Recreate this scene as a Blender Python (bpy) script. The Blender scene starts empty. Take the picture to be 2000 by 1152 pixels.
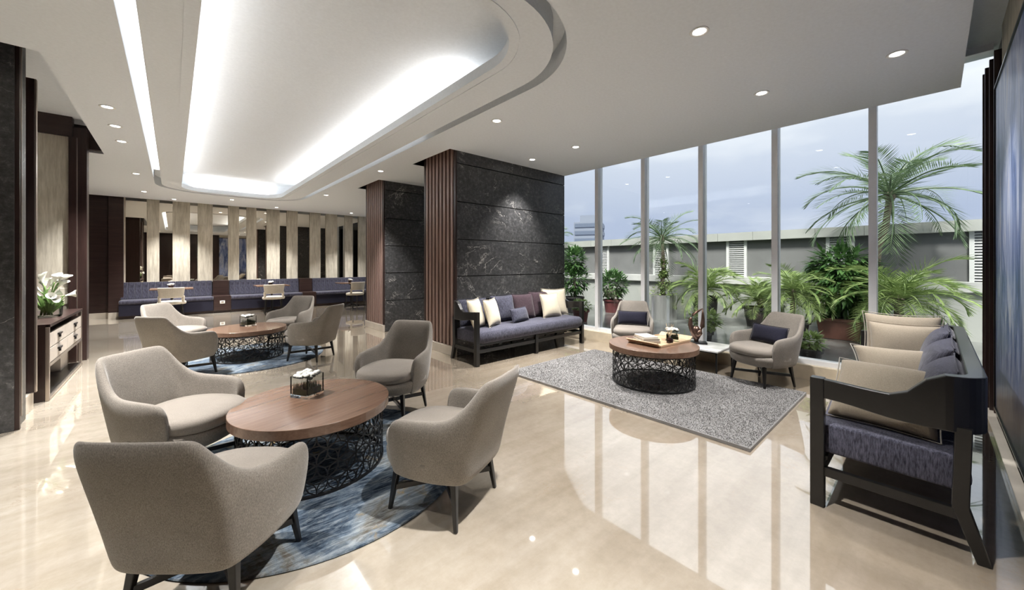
import bpy, bmesh, math, random
from mathutils import Vector, Matrix
from math import sin, cos, pi, radians, sqrt, atan2

SC = bpy.context.scene
COL = SC.collection

# ------------------------------------------------------------------ camera
# metres; +Y runs along the glass front, +X points at it, camera above the origin
cam_d = bpy.data.cameras.new('camera')
cam = bpy.data.objects.new('camera', cam_d)
COL.objects.link(cam)
cam_d.sensor_width = 36.0
cam_d.lens = 739.0 / 2000.0 * 36.0
cam_d.shift_y = -61.0 / 2000.0
cam_d.clip_start = 0.05
cam_d.clip_end = 2000
cam.location = (0, 0, 1.35)
cam.rotation_euler = (pi / 2, 0, -math.atan(662 / 739.0))
SC.camera = cam

# ------------------------------------------------------------------ view
SC.view_settings.view_transform = 'Standard'
SC.view_settings.look = 'None'
SC.view_settings.exposure = 0.76
SC.view_settings.gamma = 1.0
SC.view_settings.use_curve_mapping = False
SC.cycles.max_bounces = 7
SC.cycles.diffuse_bounces = 3
SC.cycles.glossy_bounces = 3
SC.cycles.use_adaptive_sampling = True
SC.cycles.adaptive_threshold = 0.06
SC.cycles.transmission_bounces = 6
SC.cycles.transparent_max_bounces = 8
SC.cycles.sample_clamp_indirect = 6.0
SC.cycles.caustics_reflective = False
SC.cycles.caustics_refractive = False
SC.cycles.use_denoising = True

SKY_STRENGTH = 0.675
SPOT_W = 320.0
COVE_W = 0.66

# ------------------------------------------------------------------ sky: bright overcast, brighter upwards
W = bpy.data.worlds.new('sky')
SC.world = W
W.use_nodes = True
nt = W.node_tree
nt.nodes.clear()
def wn(t, **k):
    n = nt.nodes.new(t)
    for a, b in k.items():
        setattr(n, a, b)
    return n
out = wn('ShaderNodeOutputWorld'); bg = wn('ShaderNodeBackground'); tc = wn('ShaderNodeTexCoord')
sep = wn('ShaderNodeSeparateXYZ'); nt.links.new(tc.outputs['Generated'], sep.inputs[0])
rp = wn('ShaderNodeValToRGB')
rp.color_ramp.elements[0].position = 0.0; rp.color_ramp.elements[0].color = (0.44, 0.505, 0.68, 1)
rp.color_ramp.elements[1].position = 1.0; rp.color_ramp.elements[1].color = (1.75, 1.80, 1.90, 1)
e = rp.color_ramp.elements.new(0.10); e.color = (0.46, 0.53, 0.70, 1)
e = rp.color_ramp.elements.new(0.32); e.color = (0.74, 0.79, 0.89, 1)
e = rp.color_ramp.elements.new(0.50); e.color = (0.95, 1.0, 1.08, 1)
nt.links.new(sep.outputs[2], rp.inputs[0])
mp = wn('ShaderNodeMapping'); mp.inputs['Scale'].default_value = (1.0, 1.0, 3.5)
nt.links.new(tc.outputs['Generated'], mp.inputs[0])
nz = wn('ShaderNodeTexNoise'); nz.inputs['Scale'].default_value = 2.6; nz.inputs['Detail'].default_value = 7
nz.inputs['Roughness'].default_value = 0.55
nt.links.new(mp.outputs[0], nz.inputs['Vector'])
cr = wn('ShaderNodeValToRGB')
cr.color_ramp.elements[0].position = 0.46; cr.color_ramp.elements[0].color = (0, 0, 0, 1)
cr.color_ramp.elements[1].position = 0.72; cr.color_ramp.elements[1].color = (1, 1, 1, 1)
nt.links.new(nz.outputs[0], cr.inputs[0])
mx = wn('ShaderNodeMix', data_type='RGBA', blend_type='SCREEN')
mx.inputs[6].default_value = (0, 0, 0, 1)
sc_ = wn('ShaderNodeMix', data_type='RGBA', blend_type='ADD')
mul = wn('ShaderNodeMix', data_type='RGBA', blend_type='MULTIPLY'); mul.inputs[0].default_value = 1.0
mul.inputs[7].default_value = (0.22, 0.20, 0.14, 1)
nt.links.new(cr.outputs[0], mul.inputs[6])
sc_.inputs[0].default_value = 1.0
nt.links.new(rp.outputs[0], sc_.inputs[6]); nt.links.new(mul.outputs[2], sc_.inputs[7])
nt.links.new(sc_.outputs[2], bg.inputs[0]); bg.inputs[1].default_value = SKY_STRENGTH
nt.links.new(bg.outputs[0], out.inputs[0])
nt.nodes.remove(mx)

# ------------------------------------------------------------------ sun, soft behind thin cloud
sun_d = bpy.data.lights.new('sun', 'SUN'); sun_d.energy = 4.8; sun_d.angle = radians(14); sun_d.color = (1.0, 0.97, 0.92)
sun = bpy.data.objects.new('sun', sun_d); COL.objects.link(sun)
sun.rotation_euler = Vector((0.55, 0.18, -0.82)).to_track_quat('-Z', 'Y').to_euler()

# ------------------------------------------------------------------ materials
MATS = {}
def new_mat(name):
    m = bpy.data.materials.new(name); m.use_nodes = True
    MATS[name] = m
    t = m.node_tree
    return m, t, t.nodes['Principled BSDF']
def N(t, typ, **k):
    n = t.nodes.new(typ)
    for a, b in k.items():
        setattr(n, a, b)
    return n
def ramp(t, stops):
    r = N(t, 'ShaderNodeValToRGB')
    els = r.color_ramp.elements
    els[0].position, els[0].color = stops[0][0], (*stops[0][1], 1)
    els[1].position, els[1].color = stops[-1][0], (*stops[-1][1], 1)
    for p, c in stops[1:-1]:
        e = els.new(p); e.color = (*c, 1)
    return r
def coords(t, scale=(1, 1, 1), rot=(0, 0, 0), src='Object', loc=(0, 0, 0)):
    c = N(t, 'ShaderNodeTexCoord'); m = N(t, 'ShaderNodeMapping')
    m.inputs['Scale'].default_value = scale; m.inputs['Rotation'].default_value = rot
    m.inputs['Location'].default_value = loc
    t.links.new(c.outputs[src], m.inputs[0])
    return m.outputs[0]
def world_coords(t, scale=(1, 1, 1), rot=(0, 0, 0), loc=(0, 0, 0)):
    c = N(t, 'ShaderNodeNewGeometry'); m = N(t, 'ShaderNodeMapping')
    m.inputs['Scale'].default_value = scale; m.inputs['Rotation'].default_value = rot
    m.inputs['Location'].default_value = loc
    t.links.new(c.outputs['Position'], m.inputs[0])
    return m.outputs[0]
def noise(t, vec, scale, detail=4, rough=0.55, dist=0.0):
    n = N(t, 'ShaderNodeTexNoise')
    n.inputs['Scale'].default_value = scale; n.inputs['Detail'].default_value = detail
    n.inputs['Roughness'].default_value = rough; n.inputs['Distortion'].default_value = dist
    t.links.new(vec, n.inputs['Vector'])
    return n.outputs[0]
def bump(t, bsdf, fac, strength=0.2, dist=0.01):
    b = N(t, 'ShaderNodeBump'); b.inputs['Strength'].default_value = strength; b.inputs['Distance'].default_value = dist
    t.links.new(fac, b.inputs['Height']); t.links.new(b.outputs[0], bsdf.inputs['Normal'])
def mixc(t, fac, a, b, mode='MIX'):
    m = N(t, 'ShaderNodeMix', data_type='RGBA', blend_type=mode)
    for sock, v in ((0, fac), (6, a), (7, b)):
        if isinstance(v, (int, float)):
            m.inputs[sock].default_value = v
        elif isinstance(v, tuple):
            m.inputs[sock].default_value = (*v, 1)
        else:
            t.links.new(v, m.inputs[sock])
    return m.outputs[2]

def mat_plain(name, col, rough=0.5, metal=0.0, var=0.12, nscale=6, stretch=(1, 1, 1), bmp=0.0, spec=None, coat=0.0):
    m, t, b = new_mat(name)
    v = coords(t, stretch)
    n = noise(t, v, nscale, 5)
    lo = tuple(c * (1 - var) for c in col); hi = tuple(min(1, c * (1 + var)) for c in col)
    r = ramp(t, [(0.3, lo), (0.7, hi)])
    t.links.new(n, r.inputs[0]); t.links.new(r.outputs[0], b.inputs['Base Color'])
    b.inputs['Roughness'].default_value = rough; b.inputs['Metallic'].default_value = metal
    if spec is not None: b.inputs['Specular IOR Level'].default_value = spec
    if coat: b.inputs['Coat Weight'].default_value = coat; b.inputs['Coat Roughness'].default_value = 0.08
    if bmp: bump(t, b, n, bmp, 0.004)
    return m

def mat_fabric(name, dark, light, wscale=260, streak=(1, 1, 0.25), big=5, bigamt=0.35, sheen=0.3, bstr=0.35):
    m, t, b = new_mat(name)
    fine = noise(t, coords(t, streak), wscale, 3, 0.7)
    large = noise(t, coords(t), big, 4, 0.6)
    r = ramp(t, [(0.32, dark), (0.68, light)])
    t.links.new(fine, r.inputs[0])
    r2 = ramp(t, [(0.3, (1 - bigamt,) * 3), (0.7, (1.0, 1.0, 1.0))])
    t.links.new(large, r2.inputs[0])
    c = mixc(t, 1.0, r.outputs[0], r2.outputs[0], 'MULTIPLY')
    t.links.new(c, b.inputs['Base Color'])
    b.inputs['Roughness'].default_value = 0.9
    b.inputs['Specular IOR Level'].default_value = 0.2
    b.inputs['Sheen Weight'].default_value = sheen
    b.inputs['Sheen Roughness'].default_value = 0.4
    bump(t, b, fine, bstr, 0.002)
    return m

def mat_wood(name, dark, light, rough=0.3, axis='z', scale=1.0, coat=0.0, world=False):
    m, t, b = new_mat(name)
    s = {'x': (0.6, 9, 9), 'y': (9, 0.6, 9), 'z': (9, 9, 0.6)}[axis]
    s = tuple(q * scale for q in s)
    v = world_coords(t, s) if world else coords(t, s)
    n1 = noise(t, v, 2.2, 6, 0.6, 0.6)
    n2 = noise(t, v, 11, 4, 0.7)
    r = ramp(t, [(0.3, dark), (0.55, tuple((a + c) / 2 for a, c in zip(dark, light))), (0.72, light)])
    f = N(t, 'ShaderNodeMath', operation='MULTIPLY_ADD'); f.inputs[1].default_value = 0.35; 
    t.links.new(n2, f.inputs[0]);
    g = N(t, 'ShaderNodeMath', operation='MULTIPLY'); g.inputs[1].default_value = 0.68; t.links.new(n1, g.inputs[0])
    t.links.new(g.outputs[0], f.inputs[2])
    t.links.new(f.outputs[0], r.inputs[0]); t.links.new(r.outputs[0], b.inputs['Base Color'])
    b.inputs['Roughness'].default_value = rough
    if coat: b.inputs['Coat Weight'].default_value = coat; b.inputs['Coat Roughness'].default_value = 0.06
    bump(t, b, n2, 0.05, 0.002)
    return m

def mat_marble_black(name):
    m, t, b = new_mat(name)
    v = world_coords(t)
    base = noise(t, v, 24, 8, 0.75)
    r = ramp(t, [(0.34, (0.024, 0.024, 0.025)), (0.55, (0.062, 0.062, 0.064)), (0.75, (0.19, 0.19, 0.193))])
    t.links.new(base, r.inputs[0])
    # long white veins: thin iso-lines of a warped noise
    wv = world_coords(t, (1, 1, 1.6), (0.3, 0.2, 0.4))
    vn = noise(t, wv, 1.3, 5, 0.62, 0.8)
    a = N(t, 'ShaderNodeMath', operation='SUBTRACT'); a.inputs[1].default_value = 0.5; t.links.new(vn, a.inputs[0])
    ab = N(t, 'ShaderNodeMath', operation='ABSOLUTE'); t.links.new(a.outputs[0], ab.inputs[0])
    vr = ramp(t, [(0.0, (0.9, 0.9, 0.9)), (0.0035, (0.25, 0.25, 0.25)), (0.007, (0, 0, 0))])
    t.links.new(ab.outputs[0], vr.inputs[0])
    gate = noise(t, v, 2.1, 3, 0.6)
    gr = ramp(t, [(0.49, (0, 0, 0)), (0.62, (1, 1, 1))]); t.links.new(gate, gr.inputs[0])
    vein = mixc(t, 1.0, vr.outputs[0], gr.outputs[0], 'MULTIPLY')
    # short fine flecks
    fn = noise(t, world_coords(t, (1, 1, 1), (0.9, 0.1, 0.2)), 7, 6, 0.7, 1.5)
    fa = N(t, 'ShaderNodeMath', operation='SUBTRACT'); fa.inputs[1].default_value = 0.5; t.links.new(fn, fa.inputs[0])
    fb = N(t, 'ShaderNodeMath', operation='ABSOLUTE'); t.links.new(fa.outputs[0], fb.inputs[0])
    fr = ramp(t, [(0.0, (0.45, 0.45, 0.45)), (0.005, (0, 0, 0))]); t.links.new(fb.outputs[0], fr.inputs[0])
    g2 = noise(t, v, 5, 3, 0.6); g2r = ramp(t, [(0.54, (0, 0, 0)), (0.66, (1, 1, 1))]); t.links.new(g2, g2r.inputs[0])
    fleck = mixc(t, 1.0, fr.outputs[0], g2r.outputs[0], 'MULTIPLY')
    c = mixc(t, vein, r.outputs[0], (0.62, 0.60, 0.57))
    c = mixc(t, fleck, c, (0.5, 0.49, 0.47))
    t.links.new(c, b.inputs['Base Color'])
    b.inputs['Roughness'].default_value = 0.36
    bump(t, b, base, 0.04, 0.003)
    return m

def mat_floor(name):
    m, t, b = new_mat(name)
    v = world_coords(t)
    cloud = noise(t, v, 0.9, 6, 0.6, 0.4)
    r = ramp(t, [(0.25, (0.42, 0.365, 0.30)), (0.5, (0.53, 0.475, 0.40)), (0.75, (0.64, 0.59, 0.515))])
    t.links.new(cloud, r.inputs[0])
    r_b = ramp(t, [(0.25, (0.29, 0.24, 0.187)), (0.5, (0.37, 0.315, 0.252)), (0.75, (0.455, 0.40, 0.33))])  # window side: browner stone, darkened further to stand in for weaker lamplight there
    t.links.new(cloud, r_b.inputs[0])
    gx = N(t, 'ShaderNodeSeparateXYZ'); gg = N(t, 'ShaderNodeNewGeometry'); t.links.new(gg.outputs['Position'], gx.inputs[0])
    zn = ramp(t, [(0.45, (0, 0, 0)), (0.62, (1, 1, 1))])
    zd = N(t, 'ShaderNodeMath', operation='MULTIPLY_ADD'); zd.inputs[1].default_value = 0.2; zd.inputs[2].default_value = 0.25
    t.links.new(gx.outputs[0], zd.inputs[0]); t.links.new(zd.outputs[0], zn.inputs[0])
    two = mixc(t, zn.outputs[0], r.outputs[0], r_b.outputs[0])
    # fine mottling
    fine = noise(t, v, 16, 7, 0.75)
    fr = ramp(t, [(0.3, (0.86, 0.85, 0.83)), (0.65, (1, 1, 1))]); t.links.new(fine, fr.inputs[0])
    c = mixc(t, 1.0, two, fr.outputs[0], 'MULTIPLY')
    # linear travertine-like drift across the slabs
    tr = noise(t, world_coords(t, (0.35, 3.2, 1), (0, 0, 0.35)), 2.2, 5, 0.6, 0.3)
    trr = ramp(t, [(0.38, (0.86, 0.84, 0.80)), (0.62, (1.0, 1.0, 1.0))]); t.links.new(tr, trr.inputs[0])
    c = mixc(t, 0.8, c, trr.outputs[0], 'MULTIPLY')
    # hairline brown veins
    vn = noise(t, world_coords(t, (1, 1, 1), (0, 0, 0.5)), 1.7, 6, 0.65, 1.0)
    a = N(t, 'ShaderNodeMath', operation='SUBTRACT'); a.inputs[1].default_value = 0.5; t.links.new(vn, a.inputs[0])
    ab = N(t, 'ShaderNodeMath', operation='ABSOLUTE'); t.links.new(a.outputs[0], ab.inputs[0])
    vr = ramp(t, [(0.0, (0.55, 0.55, 0.55)), (0.008, (0, 0, 0))]); t.links.new(ab.outputs[0], vr.inputs[0])
    gate = noise(t, v, 1.1, 3); gr = ramp(t, [(0.48, (0, 0, 0)), (0.62, (1, 1, 1))]); t.links.new(gate, gr.inputs[0])
    vf = mixc(t, 1.0, vr.outputs[0], gr.outputs[0], 'MULTIPLY')
    c = mixc(t, vf, c, (0.33, 0.24, 0.15))
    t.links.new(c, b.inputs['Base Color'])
    b.inputs['Roughness'].default_value = 0.05
    b.inputs['IOR'].default_value = 1.9
    b.inputs['Coat Weight'].default_value = 1.0
    b.inputs['Coat IOR'].default_value = 2.1
    b.inputs['Coat Roughness'].default_value = 0.015
    return m

def mat_glass_pane(name):
    m, t, b = new_mat(name)
    t.nodes.remove(b)
    o = t.nodes['Material Output']
    tr = N(t, 'ShaderNodeBsdfTransparent'); tr.inputs[0].default_value = (0.97, 0.985, 0.98, 1)
    gl = N(t, 'ShaderNodeBsdfGlossy'); gl.inputs['Roughness'].default_value = 0.0
    fr = N(t, 'ShaderNodeFresnel'); fr.inputs[0].default_value = 1.35
    ms = N(t, 'ShaderNodeMixShader')
    t.links.new(fr.outputs[0], ms.inputs[0]); t.links.new(tr.outputs[0], ms.inputs[1]); t.links.new(gl.outputs[0], ms.inputs[2])
    t.links.new(ms.outputs[0], o.inputs[0])
    return m

def mat_glass(name, tint=(1, 1, 1)):
    m, t, b = new_mat(name)
    b.inputs['Base Color'].default_value = (*tint, 1)
    b.inputs['Transmission Weight'].default_value = 1.0
    b.inputs['Roughness'].default_value = 0.0
    b.inputs['IOR'].default_value = 1.35
    return m

def mat_emit(name, col, strength):
    m, t, b = new_mat(name)
    b.inputs['Base Color'].default_value = (*col, 1)
    b.inputs['Emission Color'].default_value = (*col, 1)
    b.inputs['Emission Strength'].default_value = strength
    return m

def mat_rug_blue(name):
    m, t, b = new_mat(name)
    v = world_coords(t, (1, 1.0, 1), (0, 0, 0.6))
    v2 = world_coords(t, (1.0, 5.0, 1), (0, 0, 0.5))
    n1 = noise(t, v, 1.9, 6, 0.65, 0.8)
    n2 = noise(t, v2, 8, 8, 0.75, 0.8)
    r1 = ramp(t, [(0.34, (0.008, 0.011, 0.018)), (0.43, (0.02, 0.035, 0.065)), (0.50, (0.12, 0.17, 0.24)), (0.56, (0.36, 0.41, 0.45)), (0.62, (0.26, 0.22, 0.155)), (0.70, (0.06, 0.06, 0.055))])
    t.links.new(n1, r1.inputs[0])
    r2 = ramp(t, [(0.40, (0.010, 0.014, 0.024)), (0.5, (0.10, 0.135, 0.175)), (0.60, (0.38, 0.42, 0.45))])
    t.links.new(n2, r2.inputs[0])
    c = mixc(t, 0.5, r1.outputs[0], r2.outputs[0])
    n3 = noise(t, v, 4.2, 6, 0.7, 0.6)
    g = ramp(t, [(0.60, (0, 0, 0)), (0.68, (0.8, 0.8, 0.8))]); t.links.new(n3, g.inputs[0])
    c = mixc(t, g.outputs[0], c, (0.33, 0.24, 0.11))
    f = noise(t, world_coords(t), 420, 3, 0.7)
    fr = ramp(t, [(0.3, (0.55, 0.55, 0.55)), (0.7, (1.2, 1.2, 1.2))]); t.links.new(f, fr.inputs[0])
    c = mixc(t, 1.0, c, fr.outputs[0], 'MULTIPLY')
    t.links.new(c, b.inputs['Base Color'])
    b.inputs['Roughness'].default_value = 1.0; b.inputs['Specular IOR Level'].default_value = 0.1
    bump(t, b, f, 0.6, 0.006)
    return m

def mat_painting(name):
    m, t, b = new_mat(name)
    v = world_coords(t, (3.0, 1, 0.7))
    n1 = noise(t, v, 1.6, 7, 0.68, 0.9)
    r = ramp(t, [(0.30, (0.02, 0.03, 0.08)), (0.42, (0.08, 0.13, 0.33)), (0.52, (0.28, 0.34, 0.55)), (0.60, (0.48, 0.52, 0.66)), (0.70, (0.30, 0.22, 0.18)), (0.8, (0.58, 0.58, 0.64))])
    t.links.new(n1, r.inputs[0])
    # darker towards the lower half of the canvas: paint, with a ragged boundary
    sp = N(t, 'ShaderNodeSeparateXYZ'); g = N(t, 'ShaderNodeNewGeometry'); t.links.new(g.outputs['Position'], sp.inputs[0])
    ad = N(t, 'ShaderNodeMath', operation='ADD'); t.links.new(sp.outputs[2], ad.inputs[0])
    n2 = noise(t, world_coords(t, (4, 1, 1.5)), 1.5, 6, 0.7, 0.5); t.links.new(n2, ad.inputs[1])
    rr = ramp(t, [(0.25, (0.10, 0.10, 0.14)), (0.55, (1, 1, 1))])
    dv = N(t, 'ShaderNodeMath', operation='DIVIDE'); dv.inputs[1].default_value = 3.0; t.links.new(ad.outputs[0], dv.inputs[0])
    t.links.new(dv.outputs[0], rr.inputs[0])
    c = mixc(t, 1.0, r.outputs[0], rr.outputs[0], 'MULTIPLY')
    n3 = noise(t, world_coords(t, (14, 1, 1.2)), 1.8, 6, 0.7, 0.6)
    s = ramp(t, [(0.64, (0, 0, 0)), (0.72, (0.9, 0.9, 0.9))]); t.links.new(n3, s.inputs[0])
    c = mixc(t, s.outputs[0], c, (0.34, 0.22, 0.12))
    t.links.new(c, b.inputs['Base Color'])
    b.inputs['Roughness'].default_value = 0.35
    bump(t, b, n1, 0.3, 0.01)
    return m

def mat_leaf(name, dark, light, rough=0.45, trans=0.25):
    m, t, b = new_mat(name)
    n = noise(t, world_coords(t), 9, 3)
    oi = N(t, 'ShaderNodeObjectInfo')
    r = ramp(t, [(0.3, dark), (0.7, light)]); t.links.new(n, r.inputs[0])
    t.links.new(r.outputs[0], b.inputs['Base Color'])
    b.inputs['Roughness'].default_value = rough
    o = t.nodes['Material Output']
    tl = N(t, 'ShaderNodeBsdfTranslucent'); t.links.new(r.outputs[0], tl.inputs[0])
    ms = N(t, 'ShaderNodeMixShader'); ms.inputs[0].default_value = trans
    t.links.new(b.outputs[0], ms.inputs[1]); t.links.new(tl.outputs[0], ms.inputs[2]); t.links.new(ms.outputs[0], o.inputs[0])
    return m

M = MATS
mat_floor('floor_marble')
mat_marble_black('black_marble')
mat_plain('ceiling_paint', (0.82, 0.865, 0.915), 0.9, var=0.03, nscale=40, bmp=0.05)
mat_plain('shadow_gap', (0.03, 0.028, 0.027), 0.9, var=0.1)
mat_wood('dark_wood', (0.014, 0.007, 0.006), (0.050, 0.027, 0.024), 0.32, 'z', world=True)
mat_wood('dark_wood_horizontal', (0.020, 0.011, 0.010), (0.060, 0.034, 0.030), 0.28, 'x', world=True)
mat_wood('slat_wood', (0.20, 0.125, 0.105), (0.36, 0.25, 0.215), 0.35, 'z', world=True)
mat_plain('slat_backing', (0.012, 0.008, 0.008), 0.7)
mat_wood('walnut', (0.115, 0.064, 0.042), (0.25, 0.155, 0.108), 0.24, 'x', 0.9, coat=0.2)
mat_wood('ebony', (0.004, 0.004, 0.004), (0.011, 0.010, 0.010), 0.3, 'x', coat=0.25)
mat_wood('oak_tray', (0.42, 0.28, 0.16), (0.62, 0.46, 0.30), 0.5, 'x')
mat_fabric('taupe_fabric', (0.170, 0.150, 0.130), (0.38, 0.345, 0.305), 430, (1, 1, 0.3), 4, 0.22)
mat_fabric('taupe_cushion', (0.185, 0.163, 0.142), (0.38, 0.34, 0.30), 430, (1, 1, 1), 4, 0.15)
mat_fabric('blue_upholstery', (0.020, 0.021, 0.034), (0.125, 0.125, 0.172), 130, (1, 1, 0.18), 7, 0.3, 0.25)
mat_fabric('blue_cushion', (0.020, 0.021, 0.034), (0.105, 0.106, 0.150), 120, (1, 1, 0.25), 7, 0.3, 0.25)
mat_fabric('navy_cushion', (0.010, 0.010, 0.020), (0.030, 0.030, 0.052), 200, (1, 1, 1), 5, 0.2, 0.1)
mat_fabric('plum_cushion', (0.030, 0.018, 0.024), (0.085, 0.055, 0.068), 160, (1, 1, 0.4), 6, 0.3, 0.2)
mat_fabric('cream_cushion', (0.50, 0.44, 0.33), (0.68, 0.62, 0.50), 260, (1, 1, 1), 5, 0.15, 0.2, 0.2)
mat_fabric('sand_cushion', (0.25, 0.212, 0.162), (0.36, 0.31, 0.245), 260, (1, 1, 1), 5, 0.15, 0.2, 0.2)
mat_fabric('banquette_velvet', (0.028, 0.028, 0.045), (0.098, 0.097, 0.140), 60, (1, 1, 0.12), 3, 0.3, 0.5)
mat_fabric('cream_leather', (0.58, 0.53, 0.45), (0.68, 0.63, 0.55), 60, (1, 1, 1), 4, 0.1, 0.1, 0.1)
mat_fabric('wall_fabric', (0.52, 0.475, 0.385), (0.78, 0.735, 0.63), 26, (1, 1, 0.09), 4, 0.12, 0.0, 0.1)
mat_fabric('grey_pile', (0.16, 0.157, 0.157), (0.36, 0.352, 0.35), 420, (1, 1, 1), 3, 0.25, 0.3, 0.9)
mat_rug_blue('blue_abstract_pile')
mat_painting('abstract_paint')
mat_plain('stone_plinth', (0.60, 0.55, 0.48), 0.12, var=0.12, nscale=3, spec=0.6)
mat_plain('sill_stone', (0.58, 0.50, 0.38), 0.25, var=0.15, nscale=5)
mat_plain('aluminium', (0.84, 0.85, 0.87), 0.4, 0.1, var=0.04)
mat_plain('black_metal', (0.016, 0.016, 0.017), 0.3, 0.4, var=0.2)
mat_plain('bronze', (0.20, 0.125, 0.095), 0.28, 0.85, var=0.35, nscale=14, bmp=0.25)
mat_plain('chrome', (0.70, 0.70, 0.69), 0.30, 0.85, var=0.25, nscale=9, stretch=(1, 1, .1))
mat_plain('brushed_trim', (0.48, 0.42, 0.37), 0.3, 0.9, var=0.06)
mat_plain('mirror_glass', (0.80, 0.74, 0.64), 0.012, 1.0, var=0.0)
mat_plain('white_plastic', (0.85, 0.85, 0.83), 0.4, var=0.02)
mat_plain('drawer_leather', (0.50, 0.45, 0.40), 0.55, var=0.08, nscale=12)
mat_plain('white_marble', (0.72, 0.72, 0.72), 0.15, var=0.22, nscale=7)
mat_plain('paper', (0.80, 0.77, 0.70), 0.8, var=0.05)
mat_plain('book_grey', (0.35, 0.32, 0.28), 0.6, var=0.1)
mat_plain('book_white', (0.78, 0.75, 0.68), 0.55, var=0.04)
mat_plain('reed', (0.75, 0.62, 0.42), 0.7, var=0.1)
mat_plain('dark_bottle', (0.02, 0.008, 0.006), 0.1, var=0.1)
mat_plain('petal_white', (0.88, 0.88, 0.82), 0.6, var=0.05, nscale=30)
mat_plain('parapet_paint', (0.34, 0.35, 0.325), 0.75, var=0.06, nscale=2)
mat_plain('parapet_panel', (0.16, 0.162, 0.16), 0.7, var=0.10, nscale=2)
mat_plain('parapet_ledge', (0.48, 0.48, 0.46), 0.7, var=0.1, nscale=2)
mat_plain('louver_paint', (0.58, 0.59, 0.57), 0.6, var=0.04)
mat_plain('terrace_stone', (0.13, 0.135, 0.13), 0.12, var=0.45, nscale=1.7, stretch=(1, 2.2, 1))
mat_plain('terracotta', (0.22, 0.095, 0.07), 0.6, var=0.15)
mat_plain('maroon_pot', (0.12, 0.035, 0.035), 0.45, var=0.15)
mat_plain('dark_pot', (0.035, 0.033, 0.033), 0.5, var=0.15)
mat_plain('soil', (0.03, 0.022, 0.016), 0.95, var=0.3, nscale=30)
mat_plain('bark', (0.14, 0.115, 0.085), 0.9, var=0.45, nscale=22, stretch=(1, 1, 3), bmp=0.8)
mat_plain('tower_concrete', (0.20, 0.225, 0.27), 0.8, var=0.05)
mat_plain('tower_glass', (0.12, 0.145, 0.19), 0.3, var=0.1)
mat_leaf('palm_leaf', (0.055, 0.10, 0.05), (0.19, 0.27, 0.14))
mat_leaf('areca_leaf', (0.07, 0.13, 0.035), (0.36, 0.46, 0.17))
mat_leaf('ficus_leaf', (0.025, 0.075, 0.022), (0.13, 0.25, 0.075), 0.3)
mat_leaf('pale_leaf', (0.12, 0.20, 0.05), (0.38, 0.48, 0.18))
mat_leaf('grass_green', (0.030, 0.060, 0.012), (0.12, 0.22, 0.045))
mat_leaf('stem_green', (0.12, 0.24, 0.06), (0.30, 0.45, 0.16))
mat_glass_pane('window_glass')
mat_glass('clear_glass', (0.98, 1.0, 0.99))
mat_emit('lamp_lens', (1.0, 0.96, 0.90), 9.0)
mat_emit('led_strip', (1.0, 0.985, 0.96), 1.6)

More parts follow.
